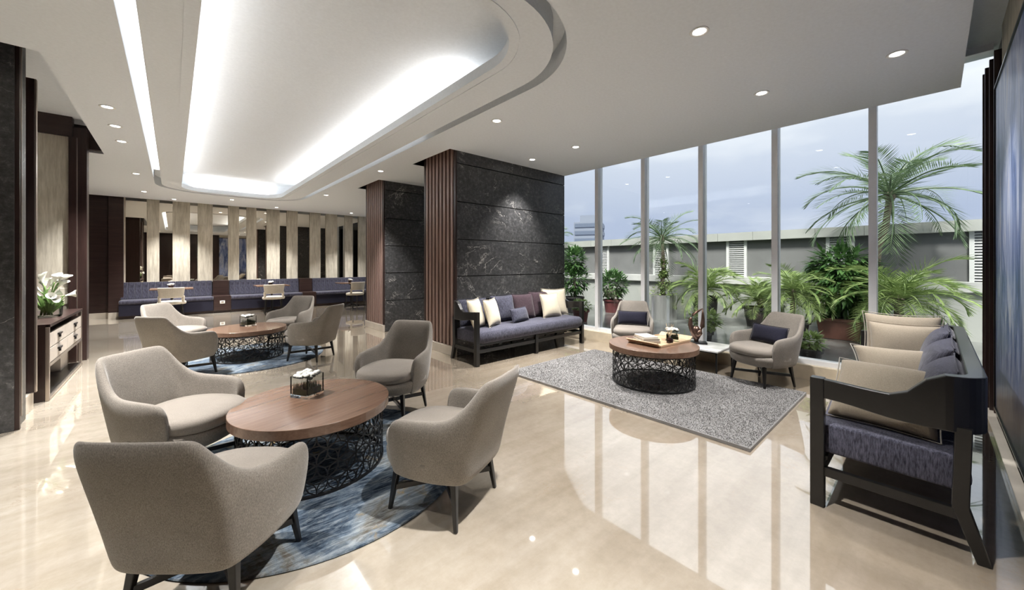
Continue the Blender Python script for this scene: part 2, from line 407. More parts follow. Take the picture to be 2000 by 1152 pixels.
# ------------------------------------------------------------------ mesh helpers
class MB:
    def __init__(s):
        s.v = []; s.f = []
    def add(s, vs, fs):
        o = len(s.v)
        s.v += [tuple(p) for p in vs]
        s.f += [tuple(o + i for i in f) for f in fs]
        return s
    def box(s, x0, y0, z0, x1, y1, z1):
        return s.add([(x0, y0, z0), (x1, y0, z0), (x1, y1, z0), (x0, y1, z0), (x0, y0, z1), (x1, y0, z1), (x1, y1, z1), (x0, y1, z1)],
                     [(0, 3, 2, 1), (4, 5, 6, 7), (0, 1, 5, 4), (1, 2, 6, 5), (2, 3, 7, 6), (3, 0, 4, 7)])
    def bar(s, a, b, w, h, w2=None, h2=None, up=(0, 0, 1)):
        a = Vector(a); b = Vector(b); d = (b - a).normalized()
        u = Vector(up)
        if abs(d.dot(u)) > 0.98: u = Vector((0, 1, 0))
        r = d.cross(u).normalized(); u = r.cross(d).normalized()
        w2 = w if w2 is None else w2; h2 = h if h2 is None else h2
        vs = []
        for p, ww, hh in ((a, w, h), (b, w2, h2)):
            vs += [p - r * ww / 2 - u * hh / 2, p + r * ww / 2 - u * hh / 2, p + r * ww / 2 + u * hh / 2, p - r * ww / 2 + u * hh / 2]
        return s.add(vs, [(0, 3, 2, 1), (4, 5, 6, 7), (0, 1, 5, 4), (1, 2, 6, 5), (2, 3, 7, 6), (3, 0, 4, 7)])
    def tube(s, pts, rad, n=8, cap=True):
        pts = [Vector(p) for p in pts]
        rr = rad if isinstance(rad, (list, tuple)) else [rad] * len(pts)
        vs = []; fs = []
        for i, p in enumerate(pts):
            d = (pts[min(i + 1, len(pts) - 1)] - pts[max(i - 1, 0)]).normalized()
            u = Vector((0, 0, 1)) if abs(d.z) < 0.9 else Vector((1, 0, 0))
            r = d.cross(u).normalized(); u = r.cross(d)
            for k in range(n):
                a = 2 * pi * k / n
                vs.append(p + (r * cos(a) + u * sin(a)) * rr[i])
        for i in range(len(pts) - 1):
            for k in range(n):
                a = i * n + k; b = i * n + (k + 1) % n
                fs.append((a, b, b + n, a + n))
        if cap:
            fs.append(tuple(range(n - 1, -1, -1))); fs.append(tuple(range((len(pts) - 1) * n, len(pts) * n)))
        return s.add(vs, fs)
    def lathe(s, prof, n=24, cx=0, cy=0, sx=1, sy=1, close=True):
        vs = []; fs = []
        for r, z in prof:
            for k in range(n):
                a = 2 * pi * k / n
                vs.append((cx + r * cos(a) * sx, cy + r * sin(a) * sy, z))
        for i in range(len(prof) - 1):
            for k in range(n):
                a = i * n + k; b = i * n + (k + 1) % n
                fs.append((a, b, b + n, a + n))
        if close:
            fs.append(tuple(range(n - 1, -1, -1))); fs.append(tuple(range((len(prof) - 1) * n, len(prof) * n)))
        return s.add(vs, fs)
    def prism(s, loop, z0, z1):
        n = len(loop)
        vs = [(x, y, z0) for x, y in loop] + [(x, y, z1) for x, y in loop]
        fs = [tuple(range(n - 1, -1, -1)), tuple(range(n, 2 * n))] + [(i, (i + 1) % n, n + (i + 1) % n, n + i) for i in range(n)]
        return s.add(vs, fs)
    def mesh(s, name):
        me = bpy.data.meshes.new(name); me.from_pydata(s.v, [], s.f); me.update(); return me
    def build(s, name, mat, parent=None, smooth=False, bevel=0, sub=0, loc=None, rot=None):
        me = s.mesh(name)
        return obj(name, me, mat, parent, smooth, bevel, sub, loc, rot)

def obj(name, me, mat, parent=None, smooth=False, bevel=0, sub=0, loc=None, rot=None):
    o = bpy.data.objects.new(name, me); COL.objects.link(o)
    if mat is not None:
        me.materials.clear(); me.materials.append(M[mat])
    if smooth:
        me.polygons.foreach_set('use_smooth', [True] * len(me.polygons))
    if bevel:
        b = o.modifiers.new('bevel', 'BEVEL'); b.width = bevel; b.segments = 2; b.limit_method = 'ANGLE'; b.angle_limit = radians(40)
    if sub:
        q = o.modifiers.new('subdivision', 'SUBSURF'); q.levels = sub; q.render_levels = sub
    if parent is not None: o.parent = parent
    if loc is not None: o.location = loc
    if rot is not None: o.rotation_euler = rot
    return o

def inst(src, parent=None, loc=None, rot=None, scale=None):
    c = src.copy(); COL.objects.link(c)
    c.parent = parent
    if loc is not None: c.location = loc
    if rot is not None: c.rotation_euler = rot
    if scale is not None: c.scale = scale
    return c

def tag(o, label=None, cat=None, group=None, kind=None):
    if label: o['label'] = label
    if cat: o['category'] = cat
    if group: o['group'] = group
    if kind: o['kind'] = kind
    return o
def thing(name, label, cat, loc=(0, 0, 0), rz=0.0, group=None, kind=None):
    o = bpy.data.objects.new(name, None); COL.objects.link(o)
    o.empty_display_size = 0.1
    o.location = loc; o.rotation_euler = (0, 0, rz)
    return tag(o, label, cat, group, kind)
def struct(name, loc=(0, 0, 0)):
    o = bpy.data.objects.new(name, None); COL.objects.link(o); o.location = loc; o['kind'] = 'structure'
    return o
def copy_tree(src, loc, rz, label, group=None):
    r = src.copy(); COL.objects.link(r); r.location = loc; r.rotation_euler = (0, 0, rz)
    r['label'] = label
    if group: r['group'] = group
    for ch in list(src.children):
        c = ch.copy(); COL.objects.link(c); c.parent = r
        for g in list(ch.children):
            d = g.copy(); COL.objects.link(d); d.parent = c
    return r
def face_rot(dx, dy):
    """z rotation that turns local +Y to (dx, dy)"""
    return atan2(-dx, dy)

def rr_loop(x0, y0, x1, y1, r, n=18):
    pts = []
    for cx, cy, a0 in ((x1 - r, y0 + r, -pi / 2), (x1 - r, y1 - r, 0), (x0 + r, y1 - r, pi / 2), (x0 + r, y0 + r, pi)):
        for k in range(n + 1):
            a = a0 + (pi / 2) * k / n
            pts.append((cx + r * cos(a), cy + r * sin(a)))
    return pts
def slab(name, loops, z0, z1, mat, parent=None):
    """flat slab with holes, cut from closed loops"""
    cu = bpy.data.curves.new(name, 'CURVE'); cu.dimensions = '2D'; cu.fill_mode = 'BOTH'; cu.extrude = (z1 - z0) / 2
    for lp in loops:
        sp = cu.splines.new('POLY'); sp.points.add(len(lp) - 1)
        for p, (x, y) in zip(sp.points, lp): p.co = (x, y, 0, 1)
        sp.use_cyclic_u = True
    tmp = bpy.data.objects.new(name, cu); COL.objects.link(tmp)
    me = bpy.data.meshes.new_from_object(tmp)
    bpy.data.objects.remove(tmp); bpy.data.curves.remove(cu)
    me.transform(Matrix.Translation((0, 0, (z0 + z1) / 2)))
    return obj(name, me, mat, parent)

# ================================================================== THE SETTING
H, HU = 3.00, 3.36
KC = 1.031           # scale of the ceiling plan below
XW = 5.62            # glass line
XL = -6.0            # far left wall behind the picture edge
YB = 13.72           # wall behind the banquettes
YR = -0.40           # painting wall

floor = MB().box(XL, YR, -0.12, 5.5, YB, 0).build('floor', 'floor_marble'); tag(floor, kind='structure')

# ---- lower ceiling with the racetrack recess and pier cut-outs
def rk(x0, y0, x1, y1, r): return rr_loop(x0 * KC, y0 * KC, x1 * KC, y1 * KC, r * KC)
outer = rk(-0.27, 1.56, 2.44, 11.2, 0.9)
body = [(5.49, -0.165), (5.49, 13.40), (XL, 13.40), (XL, 8.35), (-0.775, 8.35), (-0.775, 4.64), (XL, 4.64), (XL, -0.165)]
P1 = (3.05, 4.64, 5.48, 5.56); P2 = (3.10, 7.28, 5.48, 8.20)
holes = [[(p[0] - .09, p[1] - 0.001), (5.40, p[1] - 0.001), (5.40, p[3] + 0.22), (p[0] - .09, p[3] + 0.22)] for p in (P1, P2)]
ceiling = slab('ceiling', [body, outer] + holes, H, HU - 0.004, 'ceiling_paint'); tag(ceiling, kind='structure')
upper = MB().box(XL, YR, HU, XW + 0.3, YB, HU + 0.15).build('ceiling_upper', 'ceiling_paint'); tag(upper, kind='structure')
for p in (P1, P2):
    g = MB().box(p[0] - .09, p[1], HU - 0.012, 5.4, p[3] + 0.22, HU - 0.002)
    for a in ((p[0] - .105, p[1], p[0] - .09, p[3] + 0.22), (p[0] - .105, p[3] + 0.22, 5.4, p[3] + 0.235)):
        g.box(a[0], a[1], H + 0.004, a[2], a[3], HU - 0.004)
    o = g.build('ceiling_shadow_gap', 'shadow_gap'); tag(o, kind='structure')
# ring that carries the cove lighting
ring = struct('ceiling_ring')
ring_in = rk(0.13, 1.87, 1.95, 10.95, 0.55)
ring_out = rk(-0.17, 1.66, 2.34, 11.1, 0.8)
slab('ring_panel', [ring_out, ring_in], H, H + 0.09, 'ceiling_paint', ring)
slab('ring_upstand', [ring_out, rk(-0.15, 1.68, 2.32, 11.08, 0.78)], H + 0.09, HU - 0.002, 'ceiling_paint', ring)
slab('groove_top', [rk(-0.268, 1.562, 2.438, 11.198, 0.898), rk(-0.172, 1.658, 2.342, 11.102, 0.802)], H + .18, H + .20, 'ceiling_paint', ring)
# step just inside the panel edge, as the moulding shows on the right-hand side
slab('ring_bead', [rk(0.05, 1.79, 2.03, 11.03, 0.63), rk(0.06, 1.80, 2.02, 11.02, 0.62)], H - 0.006, H + 0.002, 'ceiling_paint', ring)

# ---- glass front
def mullion_mesh():
    return MB().box(-0.07, -0.032, 0.17, 0.07, 0.032, HU).mesh('mullion')
mm = mullion_mesh()
ys = [-0.36 + 0.0]
y = 0.44
while y < 13.7:
    ys.append(y); y += 0.8825
ys.append(13.72)
pane_full = MB().box(-0.004, 0.0, 0.22, 0.004, 1.0, HU - 0.01).mesh('pane')
for i in range(len(ys) - 1):
    w = struct('window_%d' % (i + 1), (XW, ys[i], 0))
    L = ys[i + 1] - ys[i]
    p = obj('pane', pane_full, 'window_glass', w); p.scale = (1, L, 1)
    if i > 0: obj('mullion', mm, 'aluminium', w, bevel=0)
    b = MB().box(-0.06, 0, 0.17, 0.06, L, 0.225).build('bottom_rail', 'aluminium', w)
    b = MB().box(-0.06, 0, HU - 0.06, 0.06, L, HU).build('top_rail', 'aluminium', w)
sill = MB().box(5.5, YR, -0.12, 5.76, YB, 0.17).build('window_sill', 'sill_stone', bevel=0.006); tag(sill, kind='structure')

# ---- marble piers with slatted ends
def pier(name, p):
    x0, y0, x1, y1 = p
    r = struct(name)
    MB().box(x0 + 0.10, y0 + 0.03, 0, x1, y1 - 0.03, HU - 0.004).build('core', 'slat_backing', r)
    rows = [0, 0.61, 1.165, 1.71, 2.26, 2.82, HU - 0.006]
    for i in range(len(rows) - 1):
        MB().box(x0 + 0.03, y0, rows[i] + 0.006, x1, y0 + 0.03, rows[i + 1] - 0.006).build('marble_slab', 'black_marble', r, bevel=0.003)
        MB().box(x0 + 0.03, y1 - 0.03, rows[i] + 0.004, x1, y1, rows[i + 1] - 0.004).build('marble_slab', 'black_marble', r, bevel=0.002)
    MB().box(x0 - 0.012, y0 - 0.006, 0, x0 + 0.03, y1 + 0.006, 0.135).build('plinth', 'stone_plinth', r, bevel=0.003)
    MB().box(x0 + 0.004, y0, 0.135, x0 + 0.03, y0 + 0.045, HU - 0.006).build('edge_post', 'dark_wood', r)
    MB().box(x0 + 0.004, y1 - 0.045, 0.135, x0 + 0.03, y1, HU - 0.006).build('edge_post', 'dark_wood', r)
    n = 8
    pitch = (y1 - y0 - 0.09) / n
    sm = MB().box(-0.03, -0.026, 0.14, 0.055, 0.026, HU - 0.01).mesh('slat')
    for k in range(n):
        obj('slat', sm, 'slat_wood', r, loc=(x0 + 0.03, y0 + 0.045 + pitch * (k + 0.5), 0))
pier('wall_pier_near', P1); pier('wall_pier_far', P2)

# ---- wall behind the banquettes: mirrors between upholstered panels
wb = struct('wall_back')
MB().box(-1.6, YB, 0, XW + 0.3, YB + 0.12, HU).build('backing', 'slat_backing', wb)
MB().box(XL, 13.40, HU - 0.02, XW, YB, HU - 0.002).build('shadow_gap', 'shadow_gap', wb)
mir = [(-.90, -.51), (-.27, -.01), (.35, .51), (.84, 1.19), (1.45, 1.63), (1.88, 2.14), (2.49, 2.68), (2.99, 3.34), (3.67, 3.83), (4.20, 4.45), (4.72, 4.91), (5.2, 5.45)]
for i, (a, b) in enumerate(mir):
    MB().box(a, YB - 0.012, 0.84, b, YB, HU - 0.03).build('mirror', 'mirror_glass', wb)
    nx = mir[i + 1][0] if i + 1 < len(mir) else XW
    MB().box(b, YB - 0.05, 0.84, nx, YB, HU - 0.03).build('upholstered_panel', 'wall_fabric', wb, bevel=0.008)
MB().box(-0.925, YB - 0.05, 0.84, -0.90, YB, HU - 0.03).build('upholstered_panel', 'wall_fabric', wb)
MB().box(-1.19, YB - 0.16, 0.14, -0.925, YB, HU - 0.03).build('wood_panel', 'dark_wood_horizontal', wb, bevel=0.004)
MB().box(-1.9, YB - 0.04, 0.14, -1.19, YB, HU - 0.03).build('wood_panel', 'dark_wood_horizontal', wb, bevel=0.004)
MB().box(-1.19, YB - 0.17, 0, -0.925, YB, 0.14).build('plinth', 'stone_plinth', wb)
MB().box(-1.9, YB - 0.05, 0, -1.19, YB, 0.14).build('plinth', 'stone_plinth', wb)

# ---- left side: marble pier, fin walls, niche behind the console
wl = struct('wall_left')
MB().box(XL, 4.95, 0, -0.955, 5.28, HU).build('marble_slab', 'black_marble', wl, bevel=0.003)
MB().box(-0.955, 4.965, 0, -0.93, 5.0, HU).build('edge_strip', 'dark_wood', wl)
MB().box(-0.935, 5.0, 0.10, -0.925, 5.012, HU).build('metal_edge', 'brushed_trim', wl)
MB().box(-1.7, 5.55, 0.16, -0.955, 5.62, 3.06).build('fin', 'dark_wood', wl, bevel=0.003)
MB().box(-0.955, 5.556, 0.16, -0.945, 5.60, 3.06).build('metal_edge', 'brushed_trim', wl)
MB().box(-1.7, 5.285, 0, -0.975, 5.64, 0.16).build('plinth', 'stone_plinth', wl)
MB().box(-1.5, 5.2, 2.9, -1.05, 5.5, HU).build('reveal_panel', 'slat_wood', wl)
MB().box(-3.2, 7.92, 0.0, -1.03, 8.02, 3.09).build('fabric_panel', 'wall_fabric', wl)
MB().box(-3.2, 7.88, 3.09, -1.03, 8.02, HU).build('header', 'dark_wood_horizontal', wl)
MB().box(-3.2, 7.90, 0.80, -1.03, 7.922, 1.02).build('rail_panel', 'wall_fabric', wl, bevel=0.006)
MB().box(-1.06, 7.86, 0.0, -0.99, 7.92, 3.09).build('jamb', 'dark_wood', wl)
MB().box(-0.998, 7.90, 0.0, -0.985, 7.93, 3.09).build('metal_edge', 'brushed_trim', wl)
MB().box(-1.6, 7.93, 0.0, -0.90, 8.10, 3.24).build('fin', 'dark_wood', wl, bevel=0.003)
MB().box(-1.6, 8.26, 3.03, -0.72, 8.345, HU).build('header', 'dark_wood_horizontal', wl)
MB().box(-1.7, 8.1, 0, -1.6, YB, HU).build('panel', 'dark_wood', wl)
MB().box(-3.3, 5.28, 0, -3.2, 8.0, HU).build('niche_side', 'dark_wood', wl)
MB().box(XL - 0.1, YR, 0, XL, 4.95, HU).build('far_panel', 'dark_wood', wl)

# ---- painting wall on the right
wr = struct('wall_right')
MB().box(XL, YR - 0.1, 0, XW + 0.3, YR, HU).build('panelling', 'dark_wood', wr)
MB().box(2.0, YR, 2.88, 5.2, YR + 0.02, HU).build('fabric_band', 'wall_fabric', wr)
MB().box(XL, YR, 0, 5.5, YR + 0.10, 0.055).build('plinth', 'stone_plinth', wr, bevel=0.003)
for x0, x1, dy in ((5.30, 5.345, 0.055), (5.385, 5.425, 0.075), (5.465, 5.5, 0.095), (5.53, 5.56, 0.105)):
    MB().box(x0, YR, 0.055, x1, YR + dy, 3.1 + 0.05 * (5.5 - x0) / 0.1).build('slat', 'dark_wood', wr, bevel=0.002)

# ================================================================== LAMPS THE ROOM HAS, PLUS AN ADDED DOWNLIGHT
def area(name, loc, size, power, rot, col=(1, 0.955, 0.90), parent=None):
    l = bpy.data.lights.new(name, 'AREA'); l.shape = 'RECTANGLE'; l.size, l.size_y = size; l.energy = power; l.color = col
    o = bpy.data.objects.new(name, l); COL.objects.link(o); o.location = loc; o.rotation_euler = rot; o.parent = parent
    return o
cove = thing('cove_light_strip', 'concealed white light strip round the ceiling recess', 'light strip')
for (cx, cy, lx, ly) in ((-0.03, 6.8, 0.03, 7.8), (2.17, 6.95, 0.03, 7.5), (1.07, 11.36, 1.5, 0.02)):
    MB().box(cx - lx / 2, cy - ly / 2, H + 0.092, cx + lx / 2, cy + ly / 2, H + 0.10).build('strip', 'white_plastic', cove)
    area('cove_lamp', (cx, cy, H + 0.112), (lx, ly), COVE_W * 5.0 * max(lx, ly), (pi, 0, 0), parent=cove)
slotl = thing('slot_light', 'long white slot light in the ceiling left of the recess', 'light')
MB().box(-0.270, 2.4, H + .15, -0.184, 9.92, H + .178).build('diffuser', 'led_strip', slotl)
slotr = thing('groove_light_strip', 'soft light strip hidden in the groove right of the recess', 'light strip')
MB().box(2.418, 4.53, H + .16, 2.433, 10.7, H + .178).build('diffuser', 'led_strip', slotr)

DL = [(2.70, 1.08, 'large bright round downlight above the open marble floor beside the grey rug'),
      (4.11, 0.19, 'round ceiling downlight above the near dark wood sofa'),
      (4.11, 1.08, 'round ceiling downlight above the armchair by the window corner'),
      (2.70, 3.27, 'round ceiling downlight just right of the curved recess end'),
      (4.11, 3.28, 'round ceiling downlight between the recess and the window, in front of the marble pier'),
      (4.11, 4.12, 'round ceiling downlight closest to the near black marble pier'),
      (2.67, 6.38, 'round ceiling downlight left of the slatted end of the near pier'),
      (2.66, 9.46, 'round ceiling downlight behind the far pier, right of the recess'),
      (2.19, 12.47, 'small ceiling downlight over the middle banquette table'),
      (1.10, 11.72, 'small ceiling downlight beyond the rounded far end of the recess'),
      (-0.50, 5.63, 'nearest of three downlights left of the slot light'),
      (-0.50, 6.35, 'middle of three downlights left of the slot light'),
      (-0.50, 7.09, 'farthest of three close-set downlights left of the slot light'),
      (-0.49, 9.46, 'single downlight near the far end of the slot light'),
      (-0.48, 11.69, 'small ceiling downlight past the end of the slot light, nearest the dark wood wall'),
      (0.02, 12.58, 'small ceiling downlight over the left banquette table'),
      (-0.50, 3.30, 'ceiling downlight over the floor left of the near group of armchairs'),
      (-0.50, 1.10, 'added ceiling downlight, out of view, over the floor left of the camera'),  # unseen lamp carrying on the row, added because more light was needed
      (1.30, 0.80, 'ceiling downlight over the open floor just in front of the camera'),
      (4.2, 12.3, 'ceiling downlight over the right banquette table')]
DIM = [.22, .40, .75, .85, 1.35, .60, 1.1, 1.0, 1, 1, 1.15, 1.15, 1.15, 1.05, 1, 1, 1.65, .32, 1.25, .9]   # each lamp's dimmer
ring_me = MB().lathe([(0.040, H - 0.0), (0.062, H - 0.0), (0.064, H - 0.004), (0.060, H - 0.007), (0.046, H - 0.005), (0.041, H + 0.0)], 28, close=False).mesh('trim_ring')
lens_me = MB().lathe([(0.0401, H - 0.001), (0.038, H - 0.003), (0.012, H - 0.005)], 24).mesh('lens')
for i, (x, y, lab) in enumerate(DL):
    t = thing('downlight', lab, 'downlight', (x * KC, y * KC, 0), group='recessed ceiling downlights')
    obj('trim_ring', ring_me, 'white_plastic', t, smooth=True)
    obj('lens', lens_me, 'lamp_lens', t)
    l = bpy.data.lights.new('downlight_lamp', 'SPOT'); l.energy = SPOT_W * DIM[i]; l.color = (1.0, 0.97, 0.93)
    l.spot_size = radians(84); l.spot_blend = 0.9; l.shadow_soft_size = 0.04
    lo = bpy.data.objects.new('downlight_lamp', l); COL.objects.link(lo); lo.parent = t; lo.location = (0, 0, H - 0.02)

# ================================================================== RUGS
grey = MB().box(3.08, 0.88, 0.001, 4.87, 3.52, 0.024).build('grey_rug', None)
grey.data.materials.append(M['grey_pile'])
tag(grey, 'rectangular grey pile rug on the marble by the window', 'rug')
# short tufts along and over the rug
def tufts(name, pts, h, w, mat, seed, parent):
    R = random.Random(seed); b = MB()
    for x, y, z in pts:
        a = R.random() * pi * 2; l = R.uniform(0.6, 1.2) * h; tx = R.uniform(-.5, .5) * h; ty = R.uniform(-.5, .5) * h
        dx, dy = cos(a) * w, sin(a) * w
        b.add([(x - dx, y - dy, z), (x + dx, y + dy, z), (x + tx, y + ty, z + l)], [(0, 1, 2)])
    o = b.build(name, mat, parent); o['kind'] = 'stuff'
    return o
R = random.Random(3)
pts = [(R.uniform(3.09, 4.86), R.uniform(0.89, 3.51), 0.022) for _ in range(60000)]
tufts('pile', pts, 0.010, 0.004, 'grey_pile', 4, grey)

def round_rug(cx, cy, r, label):
    o = MB().lathe([(r - 0.004, 0.001), (r, 0.006), (r - 0.004, 0.012)], 96, cx, cy).build('round_rug', 'blue_abstract_pile')
    tag(o, label, 'rug', 'round blue abstract rugs')
round_rug(0.73, 2.77, 0.955, 'round blue abstract rug under the near coffee table')
round_rug(0.83, 6.63, 0.955, 'round blue abstract rug under the far coffee table')

# ================================================================== ARMCHAIRS
def build_chair(name, label):
    t = thing(name, label, 'armchair', group='taupe tub armchairs')
    half = [(0.0, -0.305, .775), (0.11, -0.304, .776), (0.195, -0.296, .776), (0.232, -0.278, .772), (0.246, -0.262, .748), (0.258, -0.236, .665), (0.272, -0.196, .592),
            (0.288, -0.140, .563), (0.300, -0.06, .556), (0.306, 0.02, .552), (0.305, 0.095, .545), (0.298, 0.140, .530), (0.290, 0.166, .495), (0.284, 0.178, .425)]
    colsx = [(-x, y, z) for x, y, z in half[:0:-1]] + half
    def at(x, y, z, top):
        k = max(0.0, min(1.0, (z - .232) / .2))
        s = .86 + .12 * (k ** .5) if z < .44 else .98 + .04 * min(1, (z - .44) / .12)
        lean = max(0.0, z - .46)
        back = max(0.0, min(1.0, (-y + 0.02) / .26))
        return (x * s * (1 - .45 * lean * (1 if abs(x) > .1 else 1)), y * s - lean * .36 * back, z)
    cols = []
    th = .050
    for x, y, top in colsx:
        d = Vector((x, y + .02, 0)); d.normalize()
        prof = [tuple(q * .76 if i < 2 else .236 for i, q in enumerate((x, y, 0)))]
        zs = [.230, .262, .36, .37 + (top - .37) * .45, .37 + (top - .37) * .85]
        for z in zs: prof.append(at(x, y, z, top))
        a = at(x, y, top, top)
        prof.append((a[0] - d.x * th * .28, a[1] - d.y * th * .28, top + .004))
        prof.append((a[0] - d.x * th * .80, a[1] - d.y * th * .80, top))
        for z in (.37 + (top - .37) * .82, .37 + (top - .37) * .4, .36):
            p = at(x, y, z, top); prof.append((p[0] - d.x * th, p[1] - d.y * th, z))
        cols.append(prof)
    b = MB(); n = len(cols[0]); m = len(cols)
    vs = [p for c in cols for p in c]; fs = []
    for i in range(m - 1):
        for k in range(n - 1):
            a = i * n + k
            fs.append((a, a + n, a + n + 1, a + 1))
    fs.append(tuple(range(0, n))); fs.append(tuple(range((m - 1) * n + n - 1, (m - 1) * n - 1, -1)))
    b.add(vs, fs)
    me = b.mesh('shell')
    bm = bmesh.new(); bm.from_mesh(me); bmesh.ops.recalc_face_normals(bm, faces=bm.faces); bm.to_mesh(me); bm.free()
    obj('shell', me, 'taupe_fabric', t, smooth=True, sub=2)
    def drum(prof, hw, y0, y1, p=2.6, n=28):
        cy = (y0 + y1) / 2; hy = (y1 - y0) / 2
        bb = MB(); vs = []; fs = []
        for s, z in prof:
            for k in range(n):
                a = 2 * pi * k / n; c, q = cos(a), sin(a)
                vs.append((hw * s * math.copysign(abs(c) ** (2 / p), c), cy + hy * s * math.copysign(abs(q) ** (2 / p), q), z))
        for i in range(len(prof) - 1):
            for k in range(n):
                a = i * n + k; c2 = i * n + (k + 1) % n
                fs.append((a, c2, c2 + n, a + n))
        fs.append(tuple(range(n - 1, -1, -1))); fs.append(tuple(range((len(prof) - 1) * n, len(prof) * n)))
        return bb.add(vs, fs)
    drum([(.5, .233), (.80, .235), (.91, .256), (.97, .300), (.985, .340), (.92, .352)], .292, -.26, .302).build('seat_base', 'taupe_fabric', t, smooth=True)
    drum([(.80, .345), (.97, .352), (1.0, .38), (.985, .412), (.90, .432), (.6, .443), (.25, .447)], .268, -.245, .315).build('seat_cushion', 'taupe_cushion', t, smooth=True)
    lb = MB().bar((0, 0, .275), (.035, .035, 0.0), .036, .036, .019, .019, up=(0, 1, 0)).mesh('leg')
    for sx in (1, -1):
        for sy in (1, -1):
            o = obj('leg', lb, 'ebony', t, loc=(.178 * sx, .178 * sy, 0)); o.scale = (sx, sy, 1)
            bv = o.modifiers.new('bevel', 'BEVEL'); bv.width = .004; bv.segments = 2
    for s in (1, -1):
        MB().bar((-.195, -.195 * s, .125), (.195, .195 * s, .125), .018, .028).build('stretcher', 'ebony', t)
    return t
CH = [((0.155, 2.03), (0.66, 0.75), 'taupe tub armchair in the lower left foreground, seen from behind'),
      ((0.06, 3.18), (0.68, -0.73), 'taupe tub armchair left of the near coffee table, seat facing the camera'),
      ((1.475, 3.24), (-0.81, -0.59), 'taupe tub armchair behind the near coffee table, in front of the pier'),
      ((1.165, 1.88), (-0.40, 0.917), 'taupe tub armchair right of the near coffee table with its back to the camera'),
      ((1.47, 5.93), (-0.69, 0.72), 'taupe tub armchair right of the far coffee table, back turned'),
      ((1.44, 7.20), (-0.75, -0.66), 'taupe tub armchair behind the far coffee table on its right'),
      ((0.06, 7.22), (0.66, -0.75), 'taupe tub armchair behind the far coffee table on its left'),
      ((0.10, 5.95), (0.76, 0.65), 'taupe tub armchair left of the far coffee table, seen from behind'),
      ((4.95, 1.30), (-0.90, 0.43), 'taupe tub armchair with navy lumbar pillow nearest the window corner'),
      ((4.97, 2.93), (-0.88, -0.47), 'taupe tub armchair with navy pillow behind the coffee table by the window')]
chair0 = None
for (x, y), (fx, fy), lab in CH:
    rz = face_rot(fx, fy)
    if chair0 is None:
        chair0 = build_chair('tub_armchair', lab); chair0.location = (x, y, 0); chair0.rotation_euler = (0, 0, rz)
    else:
        copy_tree(chair0, (x, y, 0), rz, lab)
for o in [o for o in COL.objects if o.name.startswith('tub_armchair')]:
    # chairs that stand on a rug are lifted by its thickness
    x, y = o.location.x, o.location.y
    if (x - .73) ** 2 + (y - 2.77) ** 2 < .8 or (x - .83) ** 2 + (y - 6.63) ** 2 < .8: o.location.z = 0.011
    if x > 4: o.location.z = 0.004

# ================================================================== COFFEE TABLES
def lattice_mesh(r, z0, z1, n=24, rows=4):
    b = MB()
    dz = (z1 - z0) / rows
    da = 2 * pi / n
    def pt(u, v):  # u in node units, v in metres
        a = u * da
        return (r * cos(a), r * sin(a), v)
    wid = 0.0030; dep = 0.005
    def ribbon(path):
        k = len(path); vs = []; fs = []
        for i, (u, v) in enumerate(path):
            u0, v0 = path[max(i - 1, 0)]; u1, v1 = path[min(i + 1, k - 1)]
            du, dv = (u1 - u0) * da * r, v1 - v0
            l = sqrt(du * du + dv * dv) or 1
            nu, nv = -dv / l * wid, du / l * wid
            for s, rad in ((-1, r - dep / 2), (1, r - dep / 2), (1, r + dep / 2), (-1, r + dep / 2)):
                a = u * da + s * nu / r
                vs.append((rad * cos(a), rad * sin(a), v + s * nv))
        for i in range(k - 1):
            for j in range(4):
                a = i * 4 + j; c = i * 4 + (j + 1) % 4
                fs.append((a, c, c + 4, a + 4))
        b.add(vs, fs)
    L = da * r
    def petal(p, q):
        du, dv = (q[0] - p[0]) * L, q[1] - p[1]
        l = sqrt(du * du + dv * dv); nx, ny = -dv / l, du / l
        for s in (1, -1):
            path = []
            for i in range(6):
                t = i / 5
                o = s * sin(pi * t) * l * 0.21
                uu = p[0] * L + du * t + nx * o; vv = p[1] + dv * t + ny * o
                path.append((uu / L, min(max(vv, z0), z1)))
            ribbon(path)
    for j in range(rows + 1):
        for i in range(n):
            u = i + (0.5 if j % 2 else 0)
            v = z0 + j * dz
            if 0 < j < rows: petal((u, v), (u + 1, v))
            if j < rows:
                petal((u, v), (u - 0.5, v + dz)); petal((u, v), (u + 0.5, v + dz))
    return b.mesh('lattice_drum')
lat = lattice_mesh(0.435, 0.012, 0.352)
top_me = MB().lathe([(0.468, 0.362), (0.476, 0.364), (0.476, 0.418), (0.474, 0.420)], 72).mesh('tabletop')
def hoop(z, h):
    return MB().lathe([(0.427, z), (0.442, z), (0.442, z + h), (0.427, z + h), (0.427, z)], 64, close=False).mesh('rim_hoop')
h1, h2 = hoop(0.0, 0.014), hoop(0.346, 0.017)
for x, y, z, rz, lab in ((0.71, 2.79, 0.011, 0.3, 'round walnut coffee table with black lattice drum nearest the camera'),
                         (0.81, 6.62, 0.011, 0.3, 'round walnut coffee table with black lattice drum in the far seating group'),
                         (4.03, 2.12, 0.032, 0.8, 'round walnut coffee table with lattice drum on the grey rug')):
    t = thing('coffee_table', lab, 'coffee table', (x, y, z), rz, 'walnut lattice coffee tables')
    obj('tabletop', top_me, 'walnut', t, smooth=False)
    obj('lattice_drum', lat, 'black_metal', t)
    obj('rim_hoop', h1, 'black_metal', t); obj('rim_hoop', h2, 'black_metal', t)

